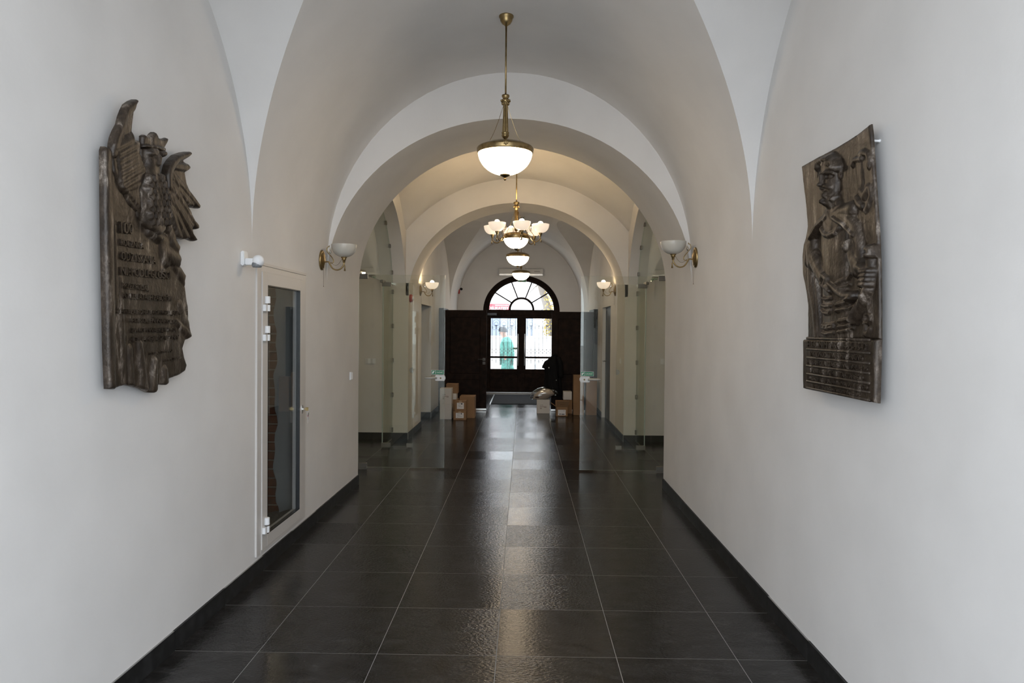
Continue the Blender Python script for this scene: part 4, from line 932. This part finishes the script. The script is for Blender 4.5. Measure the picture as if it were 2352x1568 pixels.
        z = CH(U, V, z, [(1918, 700), (1935, 694), (1952, 687)], .008, .076); z = CH(U, V, z, [(1918, 713), (1938, 708), (1953, 700)], .008, .076)
        for y in (738, 751, 762): z = CH(U, V, z, [(1922, y), (1935, y-3), (1948, y-10)], .007, .06)
        for y in (745, 752, 764): z = CH(U, V, z, [(1884, y), (1894, y+3), (1903, y+1), (1912, y)], .007, .058)
        z = CH(U, V, z, [(1920, 650), (1935, 640), (1943, 628)], .008, .072); z = CH(U, V, z, [(1926, 660), (1940, 652)], .007, .072)
        # head: skull, hair, brow, eyes, nose, moustache, curled beard
        z = np.maximum(z, C(U, V, (1898, 390), (1899, 424), .078, .070, .098)); z = np.maximum(z, C(U, V, (1900, 430), (1902, 458), .068, .055, .088))
        z = CH(U, V, z, [(1881, 388), (1884, 374), (1893, 366), (1905, 364)], .022, .102); z = CH(U, V, z, [(1905, 364), (1914, 371), (1917, 384)], .020, .085); z = CH(U, V, z, [(1917, 385), (1918, 405)], .012, .07); z = CH(U, V, z, [(1880, 388), (1881, 405)], .014, .08)
        z = z+C(U, V, (1897.5, 403), (1896.5, 420), .010, .017, .040)+C(U, V, (1884, 399), (1893, 398), .013, .010, .016)+C(U, V, (1902, 397), (1912, 396), .010, .013, .016)
        z = z-C(U, V, (1886, 406), (1891, 406), .011, .011, .026)-C(U, V, (1904, 404.5), (1910, 404), .011, .011, .026)+C(U, V, (1888, 406.5), (1889, 406.5), .007, .007, .018)+C(U, V, (1907, 405), (1908, 405), .007, .007, .018)
        z = z+C(U, V, (1888, 432), (1896, 427), .012, .012, .022)+C(U, V, (1899, 427), (1909, 430), .012, .012, .022)-C(U, V, (1894, 437), (1903, 436), .009, .009, .022)+C(U, V, (1894, 441), (1903, 440), .009, .009, .012)
        rs = np.random.RandomState(4)
        for k in range(34):
            x = 1886+rs.rand()*30; y = 444+rs.rand()*26; z = z+C(U, V, (x, y), (x+rs.uniform(-2, 2), y+5), .010, .007, .014)
        for k in range(14):
            x = 1883+k*2.4; z = z+C(U, V, (x, 366+abs(k-7)*1.2), (x+(-2 if k < 7 else 2), 376+abs(k-7)*1.5), .008, .008, .010)
        # heraldic wing on the ground
        z = CH(U, V, z, [(1961, 354), (1970, 350), (1978, 354), (1982, 368), (1981, 382)], .012, .034); z = CH(U, V, z, [(1946, 378), (1950, 368), (1958, 366), (1965, 364)], .014, .032)
        z = CH(U, V, z, [(1958, 375), (1962, 420)], .03, .018); z = CH(U, V, z, [(1984, 430), (1986, 450), (1980, 470), (1974, 482)], .012, .032); z = CH(U, V, z, [(1954, 455), (1958, 468), (1966, 474)], .016, .030); z = CH(U, V, z, [(1962, 440), (1970, 450), (1978, 432)], .02, .026)
        return z+.0025*wav(U, V, 70, 14)
    relief('portrait_panel', t, pan, hp, .014, 0, .0042, .008)
    base = mm([(1852, 779), (1999, 779), (2022, 779), (2018, 926), (1852, 893)])
    vt = m(1853, 776.5)[1]
    def hbse(U, V, d): return .0015*wav(U, V, 30, 20)+C(U, V, (2009, 785), (2008, 915), .04, .04, .012)
    relief('inscription_base', t, base, hbse, .026, 0, .006, .006)
    m = mk(.026)
    rows = [(777, 780), (802, 810), (821, 834), (839, 857.6), (857.6, 880.7), (874, 901.8), (891, 918)]
    txt = ['HIERONIM ŁASKI 1495-1542', 'WOJEWODA WYJEDNAŁ PRAWA', 'MIEJSKIE DLA STASZOWA W R. 1525', 'U KRÓLA ZYGMUNTA STAREGO', 'W ROCZNICĘ NADANIA PRAW MIEJSKICH', 'SPOŁECZNOŚĆ STASZOWA - 2005']
    L = [(m(1854, a), m(1999, b)) for a, b in rows]
    for a, b in L:
        bm = bmesh.new(); tube(bm, [(a[0], (a[1]+b[1])/2, .026), (b[0], (a[1]+b[1])/2, .026)], .0065, 8); obj('ruled_ridge', bm, BRONZE, t, True)
    for k, s in enumerate(txt):
        y1, y0 = (L[k][0][1]+L[k][1][1])/2, (L[k+1][0][1]+L[k+1][1][1])/2; g = y1-y0; x0, x1 = L[k][0][0], L[k][1][0]
        ins = (.02, .05, .015, .05, .015, .08)[k]
        if k == 0:
            wd = x1-x0-2*ins; text('inscription', 'HIERONIM ŁASKI', wd*.6, g*.56, BRONZE, t, (x0+ins, y0+g*.2, .022), .011); text('inscription', '1495-1542', wd*.36, g*.56, BRONZE, t, (x0+ins+wd*.64, y0+g*.2, .022), .011); continue
        text('inscription', s, x1-x0-2*ins, g*.56, BRONZE, t, (x0+ins, y0+g*.2, .022), .011)
portrait_plaque()
# ================================================================== cartons, bag, coat, mat
def carton(name, label, x0, x1, y0, y1, z0, h, m, group, print_=None, rot=0., tape=False):
    t = thing(name, label, 'box', ((x0+x1)/2, (y0+y1)/2, z0), rot, group); w, d = (x1-x0)/2, (y1-y0)/2
    bm = bmesh.new(); bx(bm, -w, w, -d, d, 0, h); bmesh.ops.bevel(bm, geom=bm.edges[:], offset=.003, segments=1, affect='EDGES'); obj('carton_body', bm, m, t)
    bm = bmesh.new(); bx(bm, -w, w, -.024, .024, h-.0005, h+.0006); bx(bm, -.024, .024, -d-.0006, -d+.0005, h-.06, h) if tape else None; obj('tape', bm, mat('packing_tape', (.42, .30, .18), .3), t)
    bm = bmesh.new(); bx(bm, -w+.001, w-.001, -.0012, .0012, h-.001, h+.0012); obj('flap_seam', bm, PRINT, t)
    if print_ == 'label':
        lx0, lx1, lz0, lz1 = -w*.62, w*.62, h*.22, h*.82
        bm = bmesh.new(); bx(bm, lx0, lx1, -d-.0012, -d, lz0, lz1); lb = obj('paper_label', bm, PAPER, t)
        hh = (lz1-lz0)
        q = text('label_print', 'LUMP', (lx1-lx0)*.42, hh*.16, INK, lb, (lx0+.02, -d-.0014, lz1-hh*.24), .0002); q.rotation_euler = (PI/2, 0, 0)
        bm = bmesh.new(); cx, cz = lx1-(lx1-lx0)*.3, lz1-hh*.17
        bm.faces.new([bm.verts.new((cx+hh*.12*math.cos(a), -d-.0014, cz+hh*.12*math.sin(a))) for a in np.linspace(0, 2*PI, 14, endpoint=False)])
        for k, (a, b) in enumerate(((.15, .55), (.15, .45), (.3, .8), (.15, .3))): bx(bm, lx0+(lx1-lx0)*a, lx0+(lx1-lx0)*b, -d-.0014, -d-.0012, lz0+hh*(.58-.14*k), lz0+hh*(.61-.14*k))
        obj('label_print', bm, INK, lb)
    if print_ == 'stamp':
        bm = bmesh.new(); q = text('box_print', 'LUMP', w*.55, h*.05, INK, t, (-w*.55, -d-.0012, h*.58), .0003); q.rotation_euler = (PI/2, 0, 0)
        for a, b, z in ((-.55, .5, .5), (-.55, -.2, .4), (.1, .5, .44), (-.5, -.25, .34)): bx(bm, w*a, w*b, -d-.0008, -d-.0002, h*z-.003, h*z+.003)
        obj('box_print', bm, PRINT, t)
    return t
GL, GR = 'cartons stacked before the open gate leaf behind the eagle tablet side', 'cartons standing beside the hanging black coat'
carton('white_carton', 'plain white carton at the bottom of the white stack', -1.495, -1.282, 12.88, 13.12, 0, .278, WCARD, GL)
carton('white_carton', 'white carton with printed marks on top of the white stack', -1.497, -1.284, 12.885, 13.125, .278, .282, WCARD, GL, 'stamp')
carton('brown_carton', 'brown carton with white label under its twin', -1.245, -1.015, 12.83, 13.05, 0, .155, CARD, GL, 'label', tape=True)
carton('brown_carton', 'brown carton with white label, half open, stacked on its twin', -1.222, -1.020, 12.85, 13.06, .155, .185, CARD, GL, 'label', tape=True)
carton('brown_carton', 'plain brown carton behind the labelled pair', -1.03, -.88, 13.10, 13.45, 0, .15, CARD, GL)
carton('brown_carton', 'wide brown carton lying on the plain one behind the labelled pair', -1.16, -.885, 13.12, 13.5, .15, .245, CARD, GL)
carton('brown_carton', 'low brown carton wedged behind the white stack', -1.42, -1.20, 13.2, 13.5, 0, .33, CARD, GL)
carton('white_carton', 'small white carton resting on the low brown one', -1.40, -1.225, 13.2, 13.45, .33, .11, WCARD, GL)
carton('brown_carton', 'brown carton crowning the pile behind the white stack', -1.42, -1.205, 13.22, 13.47, .44, .175, CARD, GL, None)
carton('white_carton', 'white carton carrying the clear plastic bag', .275, .525, 13.96, 14.19, 0, .268, WCARD, GR, 'stamp')
carton('tall_carton', 'tall narrow brown carton, the taller of two', .972, 1.172, 13.74, 13.98, 0, .765, CARD, GR)
carton('tall_carton', 'tall narrow brown carton against the wall, the shorter of two', 1.215, 1.42, 13.76, 14.0, 0, .672, CARD, GR)
carton('brown_carton', 'brown carton under the small white one by the tall cartons', .80, .962, 13.98, 14.2, 0, .27, CARD, GR)
carton('white_carton', 'small white carton beside the taller tall carton', .79, .955, 13.97, 14.2, .27, .16, WCARD, GR)
def open_carton():
    x0, x1, y0, y1, h = .63, .852, 13.52, 13.78, .175
    t = thing('open_carton', 'open brown carton with flaps standing up and an upside-down label', 'box', ((x0+x1)/2, (y0+y1)/2, 0), 0, GR); w, d = (x1-x0)/2, (y1-y0)/2; e = .004
    bm = bmesh.new(); bx(bm, -w, w, -d, d, 0, e); bx(bm, -w, w, -d, -d+e, 0, h); bx(bm, -w, w, d-e, d, 0, h); bx(bm, -w, -w+e, -d, d, 0, h); bx(bm, w-e, w, -d, d, 0, h); obj('carton_body', bm, CARD, t)
    def flap(p):
        bm = bmesh.new(); v = [bm.verts.new(q) for q in p]; f = bm.faces.new(v); r = bmesh.ops.extrude_face_region(bm, geom=[f])
        for q in r['geom']:
            if isinstance(q, bmesh.types.BMVert): q.co += Vector((0, .004, .002))
        obj('flap', bm, CARD, t)
    flap([(-w, -d, h), (w, -d, h), (w+.02, -d-.05, h+.115), (-w+.01, -d-.05, h+.12)])
    flap([(-w, d, h), (w, d, h), (w, d+.05, h+.10), (-w, d+.05, h+.10)])
    flap([(-w, -d, h), (-w, d, h), (-w-.10, d, h+.07), (-w-.10, -d, h+.075)]); flap([(w, -d, h), (w, d, h), (w+.05, d, h+.1), (w+.05, -d, h+.1)])
    bm = bmesh.new(); bx(bm, -.075, .07, -d-.0012, -d, .02, .125); lb = obj('paper_label', bm, PAPER, t)
    bm = bmesh.new(); bm.faces.new([bm.verts.new((-.035+.011*math.cos(a), -d-.0014, .042+.011*math.sin(a))) for a in np.linspace(0, 2*PI, 14, endpoint=False)]); bx(bm, -.012, .05, -d-.0014, -d-.0012, .033, .047); bx(bm, .03, .05, -d-.0014, -d-.0012, .1, .106); obj('label_print', bm, INK, lb)
    q = text('flap_print', 'JULY', .08, .022, PRINT, t, (-.035, -d-.028, h+.045), .0004); q.rotation_euler = (PI/2+.4, 0, 0)
open_carton()
def bag():
    t = thing('plastic_bag', 'clear plastic bag with pale contents lying on the white carton', 'bag', (.405, 14.06, .268))
    def blob(name, pts, m, seed, amp, f):
        bm = bmesh.new(); rs = random.Random(seed)
        ell(bm, (0, 0, 0), (1, 1, 1), 36, 22)
        for v in bm.verts:
            p = v.co.copy(); s = 1+amp*(math.sin(f*p.x+seed)*math.sin(f*1.3*p.y+1)+.6*math.sin(f*2.1*p.z+p.x*f))
            c, r = pts; x = c[0]+r[0]*p.x*s; y = c[1]+r[1]*p.y*s; z = c[2]+r[2]*p.z*s
            z += .05*(p.x) - .03*p.x*p.x; v.co = Vector((x, y, max(z, .001)))
        return obj(name, bm, m, t, True)
    blob('contents', ((.0, 0, .098), (.215, .108, .095)), mat('pale_contents', (.66, .56, .45), .7), 2, .05, 3)
    blob('film', ((-.005, 0, .118), (.26, .13, .128)), FILM, 5, .05, 5)
    bm = bmesh.new(); ell(bm, (-.12, -.07, .045), (.05, .03, .016), 12, 8); obj('dark_stripe', bm, mat('maroon', (.05, .02, .02), .5), t, True)
    bm = bmesh.new(); tube(bm, spline([(.15, 0, .17), (.22, -.01, .17), (.265, -.01, .13), (.24, 0, .085), (.17, 0, .09)], 5), [.03]*5+[.024]*16, 10); obj('twisted_neck', bm, FILM, t, True)
bag()
def coat():
    t = thing('hanging_coat', 'long black coat hanging from the gate leaf handle beside the clear plastic bag', 'coat', (.63, 14.275, .08))
    rows = [(1.075, .0, .03, .03), (1.05, .0, .05, .045), (1.0, -.01, .08, .06), (.93, -.03, .12, .07), (.84, -.04, .15, .08), (.70, -.03, .145, .08), (.5, -.035, .155, .085), (.35, -.035, .165, .09), (.22, -.03, .15, .085)]
    bm = bmesh.new(); R = []
    P = spline([(a, b, c) for a, b, c, d in rows], 4); D = spline([(d, 0, 0) for a, b, c, d in rows], 4)
    for p, q in zip(P, D):
        z, cx, w = p; ring = []
        for k in range(40):
            a = 2*PI*k/40; f = 1+.13*math.sin(6*a+z*4)+.06*math.sin(11*a+z*9); ring.append((cx+w*f*math.cos(a), q.x*f*math.sin(a), z))
        R.append(ring+[ring[0]])
    grid(bm, R); bmesh.ops.remove_doubles(bm, verts=bm.verts[:], dist=1e-4); obj('coat_body', bm, BLACKF, t, True)
    bm = bmesh.new(); tube(bm, spline([(-.06, -.02, .99), (-.14, -.03, .92), (-.19, -.03, .83), (-.215, -.03, .78)], 4), [.035]*5+[.055]*4+[.05]*4, 14); obj('sleeve', bm, BLACKF, t, True)
    bm = bmesh.new(); tube(bm, spline([(.06, -.02, 1.0), (.11, -.04, .85), (.12, -.05, .6)], 4), .05, 14); obj('sleeve', bm, BLACKF, t, True)
    bm = bmesh.new(); tube(bm, spline([(-.05, -.02, 1.03), (0, -.05, 1.06), (.05, -.02, 1.03), (0, .02, 1.07)], 4), .022, 10); obj('collar', bm, BLACKF, t, True)
    bm = bmesh.new(); ell(bm, (.03, -.09, .555), (.008, .005, .008), 8, 6); ell(bm, (-.12, -.085, .80), (.012, .006, .016), 8, 6); obj('button', bm, CHROME, t, True)
coat()
a = fl(1128, 928.2)
mt = thing('door_mat', 'dark grey entrance mat lying before the street door', 'mat', (.05, 16.8, 0))
bm = bmesh.new(); bx(bm, -.75, .80, -1.2, 1.0, 0, .010); bmesh.ops.bevel(bm, geom=bm.edges[:], offset=.003, segments=1, affect='EDGES'); obj('mat_pile', bm, MATF, mt)
bm = bmesh.new(); bx(bm, -.775, -.75, -1.2, 1.0, 0, .011); bx(bm, .80, .825, -1.2, 1.0, 0, .011); obj('mat_edging', bm, CHROME, mt)
# ================================================================== street outside
PAVE = mat('pale_paving', (.55, .54, .52), .9); RENDER = mat('pale_render', (.80, .79, .77), .9)
bm = bmesh.new(); bx(bm, -60, 60, Y_END+.4, 90, -.30, -.06); tag(obj('street', bm, PAVE, kind='structure'), 'pale street paving outside the door', 'street')
bm = bmesh.new(); bx(bm, -60, 60, -60, Y_BACK, -.30, -.06); tag(obj('courtyard', bm, PAVE, kind='structure'), 'pale courtyard paving behind the open rear arch', 'courtyard')
def outside():
    b = thing('shop_building', 'pale shop building across the street with a red sign band', 'building', (-3, 42, -.06))
    box('wall', (-12, 6.2, 0, 6, 0, 6.0), RENDER, b)
    for x in (.9, 2.15):
        f = box('shop_window', (x, x+1.4, -.04, .02, .9, 2.45), mat('bluish_glass', (.10, .12, .15), .15), b); box('pane', (x+.06, x+1.34, -.06, -.04, .96, 2.39), mat('blue_pane', (.22, .26, .34), .1), f)
    s = thing('shop_sign', 'red shop sign with white lettering on the building across the street', 'sign', (-2.5, 41.998, 2.72), basis=FB)
    bm = bmesh.new(); bx(bm, -.6, 1.66, 0, .40, 0, .06); obj('sign_board', bm, mat('sign_red', (.55, .06, .075), .5), s)
    text('lettering', 'DELIKATESY', 1.16, .165, mat('sign_white', (.85, .85, .85), .5), s, (.46, .06, .062), .01); text('lettering', 'RZEŹNICKIE MIĘSO', .78, .05, mat('sign_white', (.85, .85, .85), .5), s, (.84, .29, .062), .01)
    w = thing('garden_wall', 'low white wall on the far side of the street', 'wall', (0, 30, -.06))
    box('wall_face', (-14, 9, 0, .3, 0, 1.35), RENDER, w); box('coping', (-14, 9, -.04, .34, 1.35, 1.42), RENDER, w)
    # tree with thin yellow autumn leaves
    rs = random.Random(5)
    t = thing('autumn_tree', 'leaning birch-like tree with thin yellow leaves across the street', 'tree', (1.55, 34, -.06))
    bark = mat('grey_bark', (.16, .14, .12), .9)
    bm = bmesh.new(); tube(bm, spline([(0, 0, 0), (-.1, 0, 1.2), (-.4, 0, 2.6), (-.85, 0, 4.2), (-1.3, 0, 6.5)], 4), [.26, .25, .25, .24, .23, .22, .21, .2, .19, .18, .17, .16, .15, .13, .11, .09, .07], 10); tube(bm, spline([(-.15, 0, 1.3), (.3, .1, 2.6), (.5, .2, 4.5)], 4), .11, 8); obj('trunk', bm, bark, t, True)
    bm = bmesh.new()
    for k in range(18):
        p = Vector((rs.uniform(-1.2, 1.2), rs.uniform(-.8, .8), rs.uniform(1.6, 5))); q = p+Vector((rs.uniform(-1, 1.4), rs.uniform(-.6, .6), rs.uniform(-.6, 1.2))); tube(bm, [p, (p+q)/2+Vector((0, 0, .15)), q], .02, 5)
    obj('branches', bm, bark, t)
    bm = bmesh.new()
    for k in range(6000):
        p = Vector((rs.uniform(-.6, 3.0), rs.uniform(-1.6, 1.6), rs.uniform(1.4, 6))); u = Vector((rs.uniform(-1, 1), rs.uniform(-1, 1), rs.uniform(-1, 1))).normalized()*.055; v = u.orthogonal().normalized()*.035
        bm.faces.new([bm.verts.new(p+a) for a in (-u, v, u, -v)])
    o = obj('foliage', bm, mat('yellow_leaf', (.34, .25, .05), .7), t); o['kind'] = 'stuff'
    pl = thing('street_post', 'slim grey street post outside the door', 'post', (.46, 27, -.06))
    bm = bmesh.new(); tube(bm, [(0, 0, 0), (0, 0, 1.9)], .03, 10); obj('shaft', bm, mat('galvanised', (.32, .34, .36), .5), pl, True); bm = bmesh.new(); ell(bm, (.06, 0, 1.9), (.12, .05, .06), 12, 8); obj('head', bm, mat('galvanised', (.32, .34, .36), .5), pl, True)
outside()
def person():
    t = thing('person', 'person in a green work jacket and trousers with a dark cap walking past outside', 'person', (-.47, 20.6, -.06)); t.scale = (1.22, 1.1, 1)
    skin = mat('skin', (.42, .23, .17), .6); JK = mat('green_workwear', (.06, .30, .25), .8, noise=(7, (.04, .22, .185), .4, .6)); CAP = mat('dark_cap', (.055, .06, .07), .8)
    def skinned(name, V, E, Rr, m, sub=2):
        me = bpy.data.meshes.new(name); me.from_pydata(V, E, []); o = bpy.data.objects.new(name, me); COL.objects.link(o); o.parent = t
        md = o.modifiers.new('skin', 'SKIN'); md.use_smooth_shade = True
        for i, r in enumerate(Rr):
            me.skin_vertices[0].data[i].radius = r if isinstance(r, tuple) else (r, r); me.skin_vertices[0].data[i].use_root = i == 0
        o.modifiers.new('sub', 'SUBSURF').levels = sub; o.modifiers['sub'].render_levels = sub; me.materials.append(m); return o
    # walking to the left (-x), head bent; pelvis is the root vertex
    V = [(0, 0, .93), (-.005, 0, 1.12), (-.02, 0, 1.33), (-.035, 0, 1.44), (-.075, 0, 1.50), (-.095, 0, 1.57), (-.10, 0, 1.66),
         (.0, -.10, .90), (-.06, -.10, .50), (.02, -.10, .10), (-.10, -.10, .06),
         (.0, .10, .90), (.10, .10, .50), (.26, .10, .14), (.15, .10, .06),
         (-.02, -.20, 1.38), (.05, -.25, 1.12), (-.02, -.24, .90), (-.05, -.24, .82), (-.02, .20, 1.38), (.02, .25, 1.12), (-.12, .24, .93), (-.16, .24, .86)]
    E = [(0, 1), (1, 2), (2, 3), (3, 4), (4, 5), (5, 6), (0, 7), (7, 8), (8, 9), (9, 10), (0, 11), (11, 12), (12, 13), (13, 14), (2, 15), (15, 16), (16, 17), (17, 18), (2, 19), (19, 20), (20, 21), (21, 22)]
    Rr = [(.14, .15), (.13, .15), (.13, .17), (.07, .09), (.055, .055), (.088, .078), (.08, .075), .085, .06, .045, .04, .085, .06, .045, .04, .065, .05, .038, .03, .065, .05, .038, .03]
    body = skinned('body', V, E, Rr, skin)
    bm = bmesh.new(); ell(bm, (-.160, 0, 1.585), (.022, .013, .022), 10, 8); ell(bm, (-.148, .028, 1.61), (.010, .012, .008), 8, 6); ell(bm, (-.148, -.028, 1.61), (.010, .012, .008), 8, 6); ell(bm, (-.148, 0, 1.545), (.012, .024, .007), 8, 6); ell(bm, (-.085, .08, 1.60), (.02, .009, .03), 8, 6); ell(bm, (-.085, -.08, 1.60), (.02, .009, .03), 8, 6)
    obj('face_features', bm, skin, t, True)
    skinned('jacket', [(0.01, 0, .80), (.01, 0, 1.0), (.0, 0, 1.2), (-.015, 0, 1.36), (-.05, 0, 1.465), (-.01, -.21, 1.39), (.06, -.27, 1.12), (-.01, -.26, .93), (-.01, .21, 1.39), (.03, .27, 1.12), (-.10, .26, .96)], [(0, 1), (1, 2), (2, 3), (3, 4), (3, 5), (5, 6), (6, 7), (3, 8), (8, 9), (9, 10)], [(.20, .22), (.19, .21), (.185, .21), (.17, .19), (.085, .085), .095, .078, .06, .095, .078, .06], JK)
    skinned('trousers', [(0, 0, .88), (0, -.10, .85), (-.06, -.105, .50), (.02, -.105, .12), (0, .10, .85), (.10, .105, .50), (.25, .105, .16)], [(0, 1), (1, 2), (2, 3), (0, 4), (4, 5), (5, 6)], [(.16, .17), .115, .092, .08, .115, .092, .08], JK)
    bm = bmesh.new(); lathe(bm, [(0, .115), (.04, .108), (.075, .085), (.098, .04), (.102, -.01), (.104, -.035), (.098, -.035)], 28)
    for v in bm.verts: v.co = Vector((-.095+v.co.x*1.05, v.co.y*.92, 1.655+v.co.z-v.co.x*.12))
    obj('cap', bm, CAP, t, True)
    for s, x, z in ((-1, .01, 0), (1, .24, .05)):
        bm = bmesh.new(); ell(bm, (x-.06, .1*s, .045+z), (.135, .05, .045), 14, 8); obj('shoe', bm, BLACKP, t, True)
person()
